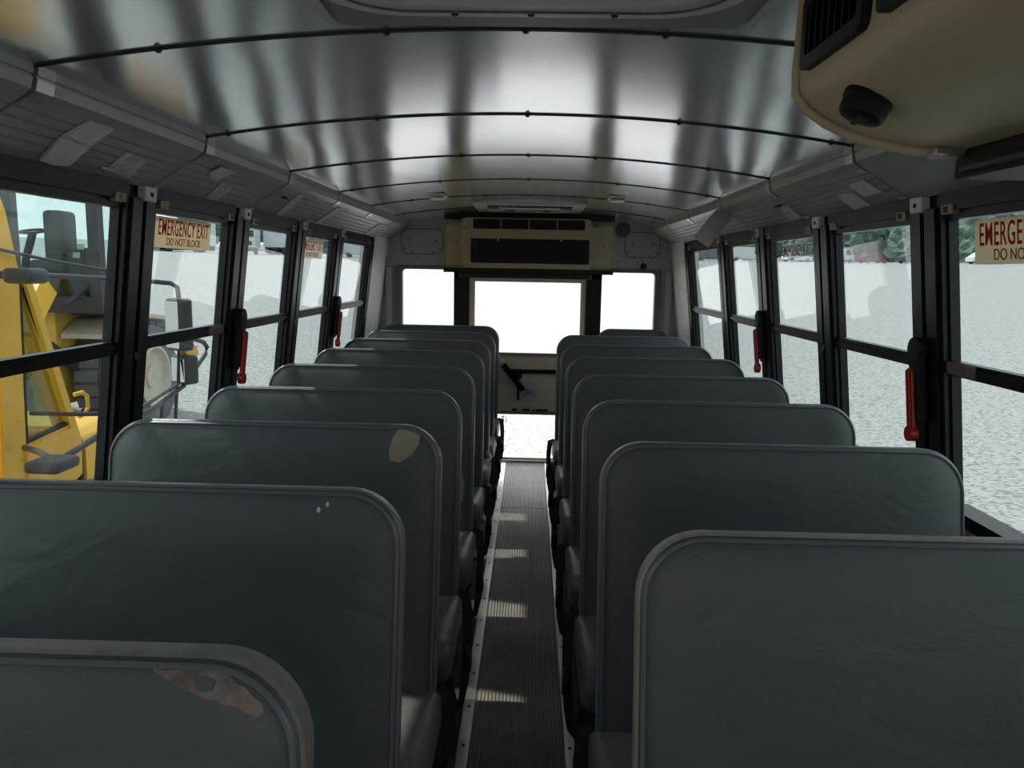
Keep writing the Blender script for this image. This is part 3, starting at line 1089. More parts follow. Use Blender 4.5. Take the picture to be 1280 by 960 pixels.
def make_seat(hw, side):
    """side = +1 when the aisle is towards +x. Origin on the floor below the back's top edge; faces -y."""
    root = thing('bus_seat', 'x', 'seat')
    z0, z1 = 0.30, 1.032
    Yb = -0.125
    b = NB()
    prof = [(0.16, -0.018), (0.09, -0.016), (0.05, -0.012), (0.026, -0.008), (0.013, -0.004), (0.006, 0.001), (0.002, 0.006), (0.001, 0.030), (0.005, 0.046), (0.02, 0.058), (0.10, 0.066)]
    prev = None
    first = None
    for ins, y in prof:
        lp = [b.verts.new(q) for q in back_loops(hw, z0, z1, Yb + y, ins)]
        if prev:
            n = len(lp)
            for i in range(n):
                b.faces.new([prev[i], prev[(i + 1) % n], lp[(i + 1) % n], lp[i]])
        else:
            first = lp
        prev = lp
    b.faces.new(first[::-1])
    b.faces.new(prev)
    lean(b)
    back = obj('backrest', b, M_VIN, root, smooth=True, local=True)
    b = NB()
    tube(b, back_loops(hw, z0, z1, Yb - 0.0035, 0.0085), 0.0036, 6, closed=True)
    lean(b)
    obj('piping', b, M_PIPE, back, smooth=True, local=True)
    b = NB()
    prev = None
    for ins, y in ((0.003, 0.004), (-0.001, 0.008), (-0.0015, 0.020), (-0.0015, 0.034), (0.001, 0.046), (0.006, 0.050), (0.012, 0.044)):
        lp = [b.verts.new(q) for q in back_loops(hw, z0, z1, Yb + y, ins)]
        if prev:
            n = len(lp)
            for i in range(n):
                b.faces.new([prev[i], prev[(i + 1) % n], lp[(i + 1) % n], lp[i]])
        prev = lp
    lean(b)
    obj('edge_band', b, M_BAND, back, smooth=True, local=True)
    # cushion
    cx0, cx1 = (-hw - 0.005, hw + 0.018) if side > 0 else (-hw - 0.018, hw + 0.005)
    b = NB()
    pr = []
    y0, y1, zt, zb = -0.52, -0.095, 0.385, 0.27
    for cy, cz, r, a0 in ((y1 - 0.03, zt - 0.045, 0.03, 0), (y0 + 0.055, zt - 0.045, 0.055, 90), (y0 + 0.03, zb + 0.03, 0.03, 180), (y1 - 0.02, zb + 0.02, 0.02, 270)):
        for i in range(7):
            a = R(a0 + 90 * i / 6)
            pr.append((cy + r * math.cos(a), cz + r * math.sin(a)))
    cyc, czc = (y0 + y1) / 2, (zt + zb) / 2
    rows = []
    for t_, k in ((0, 0.62), (0.006, 0.78), (0.02, 0.90), (0.045, 0.97), (0.09, 1.0), (0.5, 1.03), (0.91, 1.0), (0.955, 0.97), (0.98, 0.90), (0.994, 0.78), (1, 0.62)):
        x = cx0 + (cx1 - cx0) * t_
        rows.append([b.verts.new((x, cyc + (p[0] - cyc) * (1 - (1 - k) * 0.35), czc + (p[1] - czc) * k)) for p in pr])
    for A, B in zip(rows, rows[1:]):
        for i in range(len(pr)):
            b.faces.new([A[i], A[(i + 1) % len(pr)], B[(i + 1) % len(pr)], B[i]])
    b.faces.new(rows[0][::-1])
    b.faces.new(rows[-1])
    bmesh.ops.subdivide_edges(b, edges=[e for e in b.edges if abs(e.verts[0].co.x - e.verts[1].co.x) > 0.2], cuts=4)
    cu = obj('cushion', b, M_CUSH, root, smooth=True, local=True)
    # frame: rails under the cushion, aisle side pedestal of bent tube
    b = NB()
    xs = sorted((cx0 + 0.03, cx1 - 0.03))
    for y in (-0.48, -0.13):
        tube(b, [(xs[0], y, 0.258), (xs[1], y, 0.258)], 0.0125, 8)
    for x in (xs[0], xs[1]):
        tube(b, [(x, -0.48, 0.258), (x, -0.13, 0.258)], 0.0125, 8)
    obj('seat_frame', b, M_TUBE, root, smooth=True, local=True)
    for y, dy in ((-0.42, -0.02), (-0.16, 0.03)):
        xa_ = hw - 0.05 if side > 0 else -hw + 0.05
        b = NB()
        tube(b, [(xa_, y, 0.255), (xa_, y + dy * 0.5, 0.13), (xa_, y + dy, 0.012)], 0.0125, 8)
        rbox(b, xa_ - 0.03, xa_ + 0.03, y + dy - 0.03, y + dy + 0.03, 0.0, 0.012, 0.003, 1)
        obj('leg', b, M_TUBE, root, smooth=True, local=True)
        xw = -hw + 0.06 if side > 0 else hw - 0.06
        b = NB()
        tube(b, [(xw, y, 0.255), (xw, y, 0.012)], 0.0125, 8)
        rbox(b, xw - 0.03, xw + 0.03, y - 0.03, y + 0.03, 0.0, 0.012, 0.003, 1)
        obj('leg', b, M_TUBE, root, smooth=True, local=True)
    # lap belt hanging over the aisle edge
    xb = cx1 + 0.009 if side > 0 else cx0 - 0.009
    o_ = 1 if side > 0 else -1
    b = NB()
    ribbon(b, [(xb - o_ * 0.03, -0.10, 0.36), (xb + o_ * 0.004, -0.12, 0.352), (xb + o_ * 0.012, -0.14, 0.28), (xb + o_ * 0.012, -0.18, 0.19), (xb + o_ * 0.008, -0.24, 0.11),
               (xb + o_ * 0.0, -0.31, 0.085), (xb - o_ * 0.015, -0.36, 0.12), (xb - o_ * 0.03, -0.38, 0.20), (xb - o_ * 0.04, -0.39, 0.255)], (0.40 * o_, 0.6, 0.2), 0.046, 0.003)
    be = obj('lap_belt', b, M_BELT, root, local=True)
    b = NB()
    t = NB()
    rbox(t, -0.011, 0.011, -0.025, 0.025, -0.04, 0.04, 0.006, 2)
    bmesh.ops.rotate(t, verts=t.verts, cent=(0, 0, 0), matrix=Matrix.Rotation(R(25), 3, 'X'))
    bmesh.ops.translate(t, verts=t.verts, vec=(xb + o_ * 0.016, -0.19, 0.185))
    merge(b, t)
    obj('buckle', b, M_BUCK, be, smooth=True, local=True)
    return root


LY = [0.713, 1.308, 1.887, 2.460, 3.079, 3.725, 4.301, 4.889, 5.455]
RY = [1.120, 1.747, 2.340, 2.945, 3.571, 4.192, 4.801]
ORD = ['first', 'second', 'third', 'fourth', 'fifth', 'sixth', 'seventh', 'eighth', 'ninth']
seatL = make_seat(0.425, 1)
seatR = make_seat(0.420, -1)
SL, SR = [], []
extra = {0: 'nearest camera, top corner torn', 2: 'with a beige tape patch', 8: 'rearmost beside the emergency door'}
for i, Y in enumerate(LY):
    o = seatL if i == 0 else dup(seatL)
    o.location = (-0.625, Y, 0)
    o['label'] = 'grey vinyl bench seat, %s from front in left row%s' % (ORD[i], ', ' + extra[i] if i in extra else '')
    o['group'] = 'bus seats left of the aisle'
    SL.append(o)
for i, Y in enumerate(RY):
    o = seatR if i == 0 else dup(seatR)
    o.location = (0.612, Y, 0)
    o['label'] = 'grey vinyl bench seat, %s from front in right row%s' % (ORD[i], ', nearest the camera' if i == 0 else '')
    o['group'] = 'bus seats right of the aisle'
    SR.append(o)
o = make_seat(0.26, -1)
o.location = (0.755, 5.42, 0)
o['label'] = 'narrow grey vinyl seat, last in the right row below the rear window'
o['group'] = 'bus seats right of the aisle'


PROF = [(0.0, 0.004), (0.006, 0.001), (0.013, -0.004), (0.026, -0.008), (0.05, -0.012), (0.09, -0.016), (0.16, -0.018), (9, -0.018)]


def face_y(x, z, hw=0.425, z1=1.032, r=0.10):
    """depth of the padded front face at a point of the backrest"""
    dx, dz = hw - abs(x), z1 - z
    ins = min(dx, dz)
    if dx < r and dz < r:
        ins = r - math.hypot(r - dx, r - dz)
    ins = max(ins, 0.0)
    for (a, ya), (c, yc) in zip(PROF, PROF[1:]):
        if a <= ins <= c:
            return -0.125 + ya + (yc - ya) * (ins - a) / (c - a)
    return -0.143


def on_back(pts, lift=0.0006, thick=0.0010):
    """thin patch lying on a backrest's front face, seat coordinates (x, z)"""
    b = NB()
    n = len(pts)
    cx, cz = sum(p[0] for p in pts) / n, sum(p[1] for p in pts) / n
    L = []
    for th in (0.0, thick):
        rows = []
        for k in (1.0, 0.8, 0.6, 0.4, 0.2):
            rows.append([b.verts.new((cx + (p[0] - cx) * k, face_y(cx + (p[0] - cx) * k, cz + (p[1] - cz) * k) - lift - th, cz + (p[1] - cz) * k)) for p in pts])
        for A, B in zip(rows, rows[1:]):
            for i in range(n):
                b.faces.new([A[i], A[(i + 1) % n], B[(i + 1) % n], B[i]])
        b.faces.new(rows[-1])
        L.append(rows[0])
    for i in range(n):
        b.faces.new([L[0][i], L[0][(i + 1) % n], L[1][(i + 1) % n], L[1][i]])
    lean(b)
    return b


# beige tape on the third left seat, wrapped at the top edge
pc = [(0.290, 1.006), (0.312, 1.010), (0.345, 1.004), (0.362, 0.985), (0.357, 0.955), (0.335, 0.922), (0.30, 0.900), (0.268, 0.905), (0.262, 0.93), (0.272, 0.975)]
pc = [(0.334 + (x - 0.312) * 0.78, 0.982 + (z - 0.955) * 0.80) for x, z in pc]
tag(obj('tape_patch', on_back(pc), M_TAPE, [c for c in SL[2].children if c.name.startswith('backrest')][0], local=True), 'beige tape patch')
# torn vinyl of the front left seat
bk0 = [c for c in SL[0].children if c.name.startswith('backrest')][0]
pt = [(0.196, 1.006), (0.222, 1.001), (0.246, 1.003), (0.262, 1.008), (0.283, 1.004), (0.305, 1.001), (0.322, 0.996), (0.333, 0.986), (0.347, 0.980), (0.358, 0.968), (0.373, 0.958), (0.377, 0.945), (0.368, 0.938), (0.352, 0.944), (0.338, 0.953), (0.321, 0.955), (0.304, 0.963), (0.287, 0.964), (0.272, 0.971), (0.255, 0.976), (0.238, 0.985), (0.214, 0.995)]
pt = [(0.328 + (x - 0.287) * 0.66, 1.000 + (z - 0.972) * 0.66) for x, z in pt]
tag(obj('torn_vinyl', on_back(pt), M_FOAM, bk0, local=True), 'torn patch of pinkish backing')
pt = [(0.268, 0.992), (0.276, 0.996), (0.292, 0.994), (0.303, 0.988), (0.299, 0.976), (0.284, 0.974), (0.272, 0.980)]
pt = [(0.328 + (x - 0.287) * 0.66, 1.000 + (z - 0.972) * 0.66) for x, z in pt]
obj('torn_flap', on_back(pt, 0.0017), M_VIN, bk0, local=True)
eb = [c for c in bk0.children if c.name.startswith('edge_band')][0]
eb.material_slots[0].link = 'OBJECT'
eb.material_slots[0].material = mat('pale_edge_band', (0.26, 0.25, 0.225), 0.5, noise=(25, (0.17, 0.165, 0.15), 0.3, 0.6))  # paler, mottled band on this seat
eb['label'] = 'pale edge band'
eb = [c for c in [c for c in SR[0].children if c.name.startswith('backrest')][0].children if c.name.startswith('edge_band')][0]
eb.material_slots[0].link = 'OBJECT'
eb.material_slots[0].material = mat('highlit_edge_band', (0.36, 0.34, 0.29), 0.5, noise=(18, (0.27, 0.26, 0.22), 0.3, 0.6))  # paler copy: the top-edge highlight is put into the band colour
eb['label'] = 'pale edge band, highlight in its colour'
# small white nicks on the second left seat
bk1 = [c for c in SL[1].children if c.name.startswith('backrest')][0]
for x, z, r in ((0.292, 1.006, 0.003), (0.277, 0.996, 0.0035)):
    obj('paint_fleck', on_back([(x + r * math.cos(a), z + 1.5 * r * math.sin(a)) for a in [k * math.pi / 4 for k in range(8)]]), M_PAPER, bk1, local=True)
# torn flap and wrap cord on the fifth left seat
bk4 = [c for c in SL[4].children if c.name.startswith('backrest')][0]
pt = [(0.352, 0.62), (0.372, 0.63), (0.392, 0.56), (0.386, 0.49), (0.36, 0.475), (0.35, 0.53)]
tag(obj('torn_vinyl', on_back(pt), M_TAPE, bk4, local=True), 'torn brownish strip')
# pale cord knotted on the eighth left seat's belt side
b = NB()
ring = [(0.395 + 0.05 * math.cos(a), -0.22 + 0.11 * math.sin(a), 0.395 + 0.004 * math.sin(2 * a)) for a in [2 * math.pi * k / 18 for k in range(18)]]
tube(b, ring, 0.006, 6, closed=True)
tag(obj('cord_loop', b, M_PAPER, [c for c in SL[6].children if c.name.startswith('cushion')][0], smooth=True, local=True), 'pale cord loop')


# ------------------------------------------------------------------ paper scraps on the cove panels
def scrap(s, pts, label, m=None, lift=0.004, group='paper scraps stuck to the cove panels', curl=0.0):
    """pts = (Y, u) corners on the cove face"""
    b = NB()
    n = len(pts)
    A = [b.verts.new(CV(s, y, u, 0.0015 + (curl if i in (0, 1) else 0))) for i, (y, u) in enumerate(pts)]
    B = [b.verts.new(CV(s, y, u, 0.0015 + lift + (curl if i in (0, 1) else 0))) for i, (y, u) in enumerate(pts)]
    for i in range(n):
        b.faces.new([A[i], A[(i + 1) % n], B[(i + 1) % n], B[i]])
    b.faces.new(A[::-1])
    b.faces.new(B)
    return tag(obj('paper_scrap', b, m or M_PAPER), label, 'paper', group)


M_TAPEG = mat('residue_grey', (0.66, 0.65, 0.61), 0.6, noise=(45, (0.44, 0.43, 0.40), 0.38, 0.55))
scrap(-1, [(1.669, 0.0), (1.584, 0.0), (1.572, 0.38), (1.60, 0.37), (1.64, 0.40), (1.672, 0.39)], 'upper pale paper flap on the nearest left cove panel', lift=0.006)
scrap(-1, [(1.676, 0.42), (1.63, 0.43), (1.60, 0.40), (1.573, 0.41), (1.601, 0.90), (1.65, 0.93), (1.697, 0.87)], 'lower pale paper flap on the nearest left cove panel', lift=0.006)
scrap(-1, [(1.923, 0.35), (1.87, 0.36), (1.814, 0.34), (1.82, 0.6), (1.831, 0.86), (1.89, 0.84), (1.951, 0.88)], 'smeared sticker residue on the nearest left cove panel', M_TAPEG, 0.001)
scrap(-1, [(2.334, 0.0), (2.235, 0.0), (2.245, 0.25), (2.285, 0.36), (2.338, 0.36)], 'curled grey paper flap on the second left cove panel', curl=0.008)
scrap(-1, [(2.489, 0.40), (2.43, 0.42), (2.385, 0.39), (2.405, 0.7), (2.424, 0.93), (2.47, 0.92), (2.515, 0.95)], 'torn sticker residue on the second left cove panel', M_TAPEG, 0.001)
scrap(-1, [(3.086, 0.02), (3.009, 0.03), (3.06, 0.6), (3.097, 0.97), (3.15, 0.95), (3.14, 0.5)], 'long peeling strip on the third left cove panel', M_TAPEG, 0.002)
scrap(-1, [(3.70, 0.05), (3.63, 0.05), (3.64, 0.9), (3.70, 0.92)], 'bright peeling strip on the fourth left cove panel', M_PAPER, 0.003)
scrap(-1, [(4.75, 0.2), (4.69, 0.25), (4.72, 0.9), (4.79, 0.85)], 'peeling strip on the fifth left cove panel', M_TAPEG, 0.003)
scrap(1, [(2.269, 0.28), (2.161, 0.27), (2.154, 0.66), (2.276, 0.68)], 'upper sticker residue on the nearest ribbed right cove panel', M_PAPER, 0.0015)
scrap(1, [(2.418, 0.47), (2.307, 0.49), (2.305, 0.94), (2.36, 0.92), (2.429, 0.97)], 'lower sticker residue on the nearest ribbed right cove panel', M_PAPER, 0.0015)
scrap(1, [(2.929, 0.40), (2.836, 0.40), (2.861, 0.86), (3.017, 0.96)], 'sticker residue on the second ribbed right cove panel', M_TAPEG, 0.0015)
for s, Y, u in ((-1, 1.83, 0.78), (-1, 2.95, 0.3), (1, 2.92, 0.35)):
    b = NB()
    t = NB()
    rbox(t, -0.006, 0.006, -0.028, 0.028, -0.004, 0.004, 0.003, 2)
    bmesh.ops.translate(t, verts=t.verts, vec=CV(s, Y, u, 0.004))
    merge(b, t)
    lab = {1.83: 'small pale clip on the nearest left cove panel', 2.95: 'small black clip on the third left cove panel', 2.92: 'small black clip on the second right cove panel'}[Y]
    tag(obj('wire_clip', b, M_ALU if Y == 1.83 else M_DARK), lab, 'clip')
# drooping cardboard flap over the right rear windows
b = NB()
ribbon(b, [(0.902, 3.60, 1.688), (0.884, 3.592, 1.670), (0.852, 3.58, 1.632), (0.842, 3.575, 1.620), (0.826, 3.57, 1.598), (0.795, 3.56, 1.556)], (0.83, 0.18, -0.53), 0.086, 0.002)
tag(obj('cardboard_flap', b, M_CARD, smooth=True), 'grey cardboard flap drooping from the right cove panels near the rear', 'flap')


# ------------------------------------------------------------------ exit signs on the glass
def GP(s, Y, z, off=0.0):
    return Vector(WP(s, Y, z, -0.018 + off))


def sign(s, y0, y1, z0, z1, label, m=M_STICK, sheet=True, text_mats=(M_RED, M_REDF), partial=False):
    a = thing('exit_sign', label, 'sign', GP(s, (y0 + y1) / 2, z0), 'emergency exit signs on the windows')
    if sheet:
        b = NB()
        hexa(b, [GP(s, y0, z0), GP(s, y1, z0), GP(s, y1, z0, 0.0012), GP(s, y0, z0, 0.0012), GP(s, y0, z1), GP(s, y1, z1), GP(s, y1, z1, 0.0012), GP(s, y0, z1, 0.0012)])
        obj('sign_sheet', b, m, a)
    up = (GP(s, 0, 1) - GP(s, 0, 0)).normalized()
    xd = (0, 1, 0) if s < 0 else (0, -1, 0)
    H = z1 - z0
    off = 0.0018 if sheet else 0.0010
    c1 = GP(s, (y0 + y1) / 2, z0 + H * (0.64 if sheet else 0.5), off)
    t1 = text('sign_lettering', 'EMERGENCY EXIT', H * (0.74 if sheet else 1.3), text_mats[0], a, c1, xd, up, 1.0)
    w = max(v.co.y for v in t1.data.vertices) - min(v.co.y for v in t1.data.vertices)
    k = (y1 - y0) * 0.90 / w
    cy = c1.y - a.location.y
    if not sheet:                                 # pale worn outline that edges the bare letters
        t0 = text('letter_outline', 'EMERGENCY EXIT', H * 1.3, M_STICKW, a, GP(s, (y0 + y1) / 2, z0 + H * 0.5, 0.0), xd, up, 1.0, bold=0.0042)
        for v in t0.data.vertices:
            v.co.y = cy + (v.co.y - cy) * k
    for v in t1.data.vertices:
        v.co.y = cy + (v.co.y - cy) * k
    if sheet:
        c2 = GP(s, (y0 + y1) / 2, z0 + H * 0.20, off)
        t2 = text('sign_lettering', 'DO NOT BLOCK', H * 0.36, text_mats[1], a, c2, xd, up, 1.0)
        w = max(v.co.y for v in t2.data.vertices) - min(v.co.y for v in t2.data.vertices)
        k = (y1 - y0) * 0.62 / w
        for v in t2.data.vertices:
            v.co.y = cy + (v.co.y - cy) * k
    return a


sign(-1, 2.170, 2.545, 1.460, 1.549, 'cream EMERGENCY EXIT sign on the left window after the first pillar')
sign(-1, 3.575, 3.925, 1.456, 1.545, 'white EMERGENCY EXIT sign with smudged print on a left rear window', M_STICKW)
sign(1, 1.440, 1.828, 1.446, 1.546, 'cream EMERGENCY EXIT sign on the right window nearest the camera')
sign(1, 2.850, 3.215, 1.488, 1.532, 'bare black EMERGENCY EXIT lettering on a right window glass', sheet=False, text_mats=(M_INK, M_INK))

# ------------------------------------------------------------------ outside: gravel lot
GZ = -1.0


def gz(x, y):
    return GZ + 0.0393 * max(0.0, math.hypot(x, y) - 9.0)


b = NB()
rings = [0, 2, 4, 6, 8, 9, 10, 13, 17, 22, 30, 40, 55, 75, 95, 130, 170, 230]
n = 72
prev = None
for r in rings:
    lp = [b.verts.new((r * math.cos(2 * math.pi * k / n), r * math.sin(2 * math.pi * k / n), gz(r, 0))) for k in range(n)] if r else [b.verts.new((0, 0, GZ))]
    if prev:
        for k in range(n):
            if len(prev) == 1:
                b.faces.new([prev[0], lp[k], lp[(k + 1) % n]])
            else:
                b.faces.new([prev[k], lp[k], lp[(k + 1) % n], prev[(k + 1) % n]])
    prev = lp
g = obj('ground', b, M_GRIT, smooth=True, base=(0, 0, GZ))
tag(g, 'pale grey gravel lot around the bus', 'ground', kind='structure')

# ------------------------------------------------------------------ yellow truck cab beside the bus
tk = thing('truck', 'yellow truck cab with long mirror arms close outside the left windows', 'truck', (-3.4, 3.6, GZ))
XS = -2.6
side = [(2.2, -0.35), (4.30, -0.35), (4.30, 0.40), (3.72, 1.86), (3.60, 1.98), (2.2, 1.98)]


def yz_prism(bm, pts, x0, x1):
    prism(bm, pts, 'x', x0, x1)


b = NB()
# lower body, roof, rear, far side
yz_prism(b, [(2.2, -0.35), (4.30, -0.35), (4.27, 0.16), (2.2, 0.16)], XS - 1.7, XS - 0.02)
yz_prism(b, [(2.2, 1.84), (3.70, 1.84), (3.62, 1.98), (2.2, 1.98)], XS - 1.7, XS)
yz_prism(b, [(2.2, 0.16), (2.3, 0.16), (2.3, 1.86), (2.2, 1.86)], XS - 1.7, XS)
yz_prism(b, [(4.20, 0.16), (4.30, 0.40), (3.72, 1.86), (3.62, 1.86)], XS - 1.7, XS - 1.62)
obj('cab_shell', b, M_YEL, tk)
b = NB()
yz_prism(b, [(3.60, -0.35), (3.80, -0.35), (3.88, 1.34), (3.80, 1.66), (3.72, 1.86), (3.66, 1.86), (3.70, 1.3)], XS - 0.10, XS)
bmesh.ops.bevel(b, geom=list(b.edges), offset=0.008, segments=2, affect='EDGES')
p_ = obj('door_post', b, M_YEL, tk)
for yy, zz in ((3.80, 1.46), (3.83, 1.46), (3.80, 0.9), (3.78, 0.6), (3.78, 0.4)):
    b = NB()
    disc(b, (XS, yy, zz), (1, 0, 0), 0.008, 0.006, 10)
    obj('rivet', b, M_YELD, p_)
b = NB()
yz_prism(b, [(3.885, 1.325), (3.955, 1.325), (4.300, 0.40), (4.215, 0.42)], XS - 0.10, XS + 0.01)
bmesh.ops.bevel(b, geom=list(b.edges), offset=0.008, segments=2, affect='EDGES')
obj('windscreen_post', b, M_YEL, tk)
b = NB()
yz_prism(b, [(3.79, 0.47), (4.26, 0.50), (4.30, 0.40), (4.285, 0.18), (4.2, 0.16), (3.79, 0.22)], XS - 0.08, XS + 0.015)
bmesh.ops.bevel(b, geom=list(b.edges), offset=0.015, segments=2, affect='EDGES')
obj('door_panel', b, M_YEL, tk)
b = NB()
yz_prism(b, [(3.84, 1.30), (3.905, 1.30), (4.215, 0.50), (3.80, 0.46)], XS - 0.05, XS - 0.02)
ring = b
wf = obj('quarter_window', ring, glass_mat('cab_quarter_glass', (0.55, 0.66, 0.58)), tk)
b = NB()
for pa, pb in (((3.87, 1.30), (3.83, 0.47)), ((3.83, 0.475), (4.21, 0.51)), ((4.205, 0.51), (3.91, 1.29))):
    tube(b, [(XS - 0.012, *pa), (XS - 0.012, *pb)], 0.016, 6)
obj('window_gasket', b, M_RUBBER, wf)
b = NB()
tube(b, [(XS - 0.35, 3.93 + 0.17 * math.cos(a), 0.66 + 0.12 * math.sin(a)) for a in [2 * math.pi * k / 20 for k in range(20)]], 0.012, 6, closed=True)
obj('steering_wheel', b, M_MACH, tk, smooth=True)
b = NB()
tube(b, [(XS + 0.01, 4.245, 0.665), (XS + 0.035, 4.29, 0.672), (XS + 0.04, 4.325, 0.645), (XS + 0.04, 4.325, 0.575), (XS + 0.03, 4.305, 0.54), (XS + 0.01, 4.275, 0.53)], 0.013, 8)
obj('grab_handle', b, M_YEL, tk, smooth=True)
b = NB()
hood = [(XS - 1.5, -0.35), (XS + 0.0, -0.35), (XS + 0.0, 0.36), (XS - 0.04, 0.42), (XS - 0.14, 0.455), (XS - 1.36, 0.455), (XS - 1.5, 0.38)]
prism(b, hood, 'y', 4.32, 4.80)
bmesh.ops.bevel(b, geom=list(b.edges), offset=0.02, segments=2, affect='EDGES')
obj('hood', b, M_YEL, tk, smooth=True)
b = NB()
box(b, XS - 1.45, XS - 0.01, 4.295, 4.325, -0.3, 0.40)
obj('hood_gap', b, M_RUBBER, tk)
for (yy, xx) in ((2.75, XS - 0.16), (4.55, XS - 0.2), (2.75, XS - 1.5), (4.55, XS - 1.42)):
    b = NB()
    lathe(b, (xx - 0.14, yy, GZ + 0.42), (1, 0, 0), [(0.2, 0.0), (0.36, 0.0), (0.42, 0.04), (0.42, 0.24), (0.36, 0.28), (0.22, 0.28), (0.2, 0.22), (0.05, 0.22)], 32)
    obj('wheel', b, M_TYRE, tk, smooth=True)
b = NB()
box(b, XS - 1.5, XS - 0.2, 2.3, 4.75, -0.62, -0.33)
obj('chassis', b, M_MACH, tk)
# mirror arms: two long tubes from each bracket
b = NB()
t = NB()
rbox(t, -2.47, -2.33, 3.54, 3.70, 1.31, 1.385, 0.025, 3)
merge(b, t)
tube(b, [(-2.56, 3.60, 1.35), (-2.42, 3.62, 1.35)], 0.02, 8)
obj('upper_bracket', b, M_MACH2, tk, smooth=True)
b = NB()
tube(b, [(-2.40, 3.68, 1.352), (-2.36, 4.10, 1.335), (-2.25, 4.40, 1.32), (-2.12, 4.50, 1.305), (-2.10, 4.545, 1.28), (-2.10, 4.56, 1.20)], 0.014, 8)
obj('mirror_arm', b, M_MACH2, tk, smooth=True)
b = NB()
tube(b, [(-2.58, 3.72, 1.47), (-2.5, 4.0, 1.42), (-2.36, 4.30, 1.37), (-2.2, 4.45, 1.31)], 0.009, 8)
obj('mirror_arm', b, M_MACH2, tk, smooth=True)
b = NB()
t = NB()
rbox(t, -2.19, -2.03, 3.18, 3.36, 0.49, 0.545, 0.02, 3)
merge(b, t)
tube(b, [(-2.56, 3.75, 0.47), (-2.35, 3.55, 0.50), (-2.13, 3.32, 0.52)], 0.016, 8)
obj('lower_bracket', b, M_MACH2, tk, smooth=True)
b = NB()
tube(b, [(-2.1, 3.34, 0.53), (-2.1, 3.75, 0.585), (-2.1, 4.15, 0.60), (-2.1, 4.57, 0.68), (-2.1, 4.90, 0.84), (-2.1, 4.93, 0.88), (-2.1, 4.88, 0.92), (-2.1, 4.66, 0.97)], 0.015, 8)
obj('mirror_arm', b, M_MACH2, tk, smooth=True)
b = NB()
tube(b, [(-2.55, 3.80, 0.64), (-2.3, 3.78, 0.645), (-2.1, 3.95, 0.62), (-2.1, 4.50, 0.70), (-2.1, 4.56, 1.18)], 0.011, 8)
tube(b, [(-2.1, 4.48, 0.70), (-2.12, 4.42, 0.15)], 0.011, 8)
tube(b, [(-2.1, 4.28, 0.61), (-2.12, 4.26, 0.15)], 0.011, 8)
obj('mirror_stay', b, M_MACH2, tk, smooth=True)
for nm_, y0, z0, z1, w_ in (('large', 4.52, 0.90, 1.215, 0.15), ('small', 4.57, 0.69, 0.87, 0.15)):
    b = NB()
    t = NB()
    rbox(t, -0.08, 0.075, -0.03, 0.065, z0, z1, 0.022, 3)
    bmesh.ops.rotate(t, verts=t.verts, cent=(0, 0, 0), matrix=Matrix.Rotation(R(-33), 3, 'Z'))
    bmesh.ops.translate(t, verts=t.verts, vec=(-2.1, y0, 0))
    merge(b, t)
    mh = obj('mirror_head', b, M_MACH2, tk, smooth=True)
    b = NB()
    t = NB()
    rbox(t, -0.068, 0.063, -0.0345, -0.029, z0 + 0.018, z1 - 0.018, 0.002, 1)
    bmesh.ops.rotate(t, verts=t.verts, cent=(0, 0, 0), matrix=Matrix.Rotation(R(-33), 3, 'Z'))
    bmesh.ops.translate(t, verts=t.verts, vec=(-2.1, y0, 0))
    merge(b, t)
    obj('mirror_pane', b, M_MIRR, mh)
b = NB()
prism(b, [(4.60, 0.945), (4.78, 0.905), (4.80, 0.845), (4.72, 0.84), (4.62, 0.87)], 'x', -2.14, -2.10)
tag(obj('corner_marker', b, M_YEL, tk), 'yellow corner marker')

# ------------------------------------------------------------------ wheel loader farther off
ld = thing('wheel_loader', 'wheel loader with dark glazed cab and big tyre beyond the yellow truck', 'loader', (-6.6, 10.8, GZ))


def loader_wheel(x, y, r, w):
    b = NB()
    lathe(b, (x - w, y, GZ + r), (1, 0, 0), [(r * 0.50, 0.22), (r * 0.55, 0.02), (r * 0.80, 0.0), (r * 0.94, 0.05), (r * 0.97, 0.12), (r * 0.97, w - 0.12), (r * 0.94, w - 0.05), (r * 0.80, w), (r * 0.57, w - 0.02), (r * 0.50, w - 0.22)], 40)
    ty = obj('tyre', b, M_TYRE, ld, smooth=True)
    b = NB()
    for k in range(26):
        a = 2 * math.pi * k / 26
        for x0, x1, da in ((0.03, 0.30, 0.0), (0.30, 0.57, 0.12)):
            t = NB()
            box(t, x - w + x0 * w / 0.6, x - w + (x1 - 0.02) * w / 0.6, -0.075 * r / 0.8, 0.075 * r / 0.8, r * 0.95, r * 1.0)
            bmesh.ops.rotate(t, verts=t.verts, cent=(0, 0, 0), matrix=Matrix.Rotation(a + da, 3, 'X'))
            bmesh.ops.translate(t, verts=t.verts, vec=(0, y, GZ + r))
            merge(b, t)
    obj('tread_block', b, M_TYRE, ty)
    b = NB()
    lathe(b, (x - 0.03, y, GZ + r), (1, 0, 0), [(r * 0.56, -0.05), (r * 0.57, 0.03), (r * 0.52, 0.035), (r * 0.48, -0.02), (r * 0.38, -0.10), (r * 0.22, -0.10), (r * 0.2, -0.02), (r * 0.08, -0.01)], 32)
    obj('rim', b, M_RIM, ty, smooth=True)


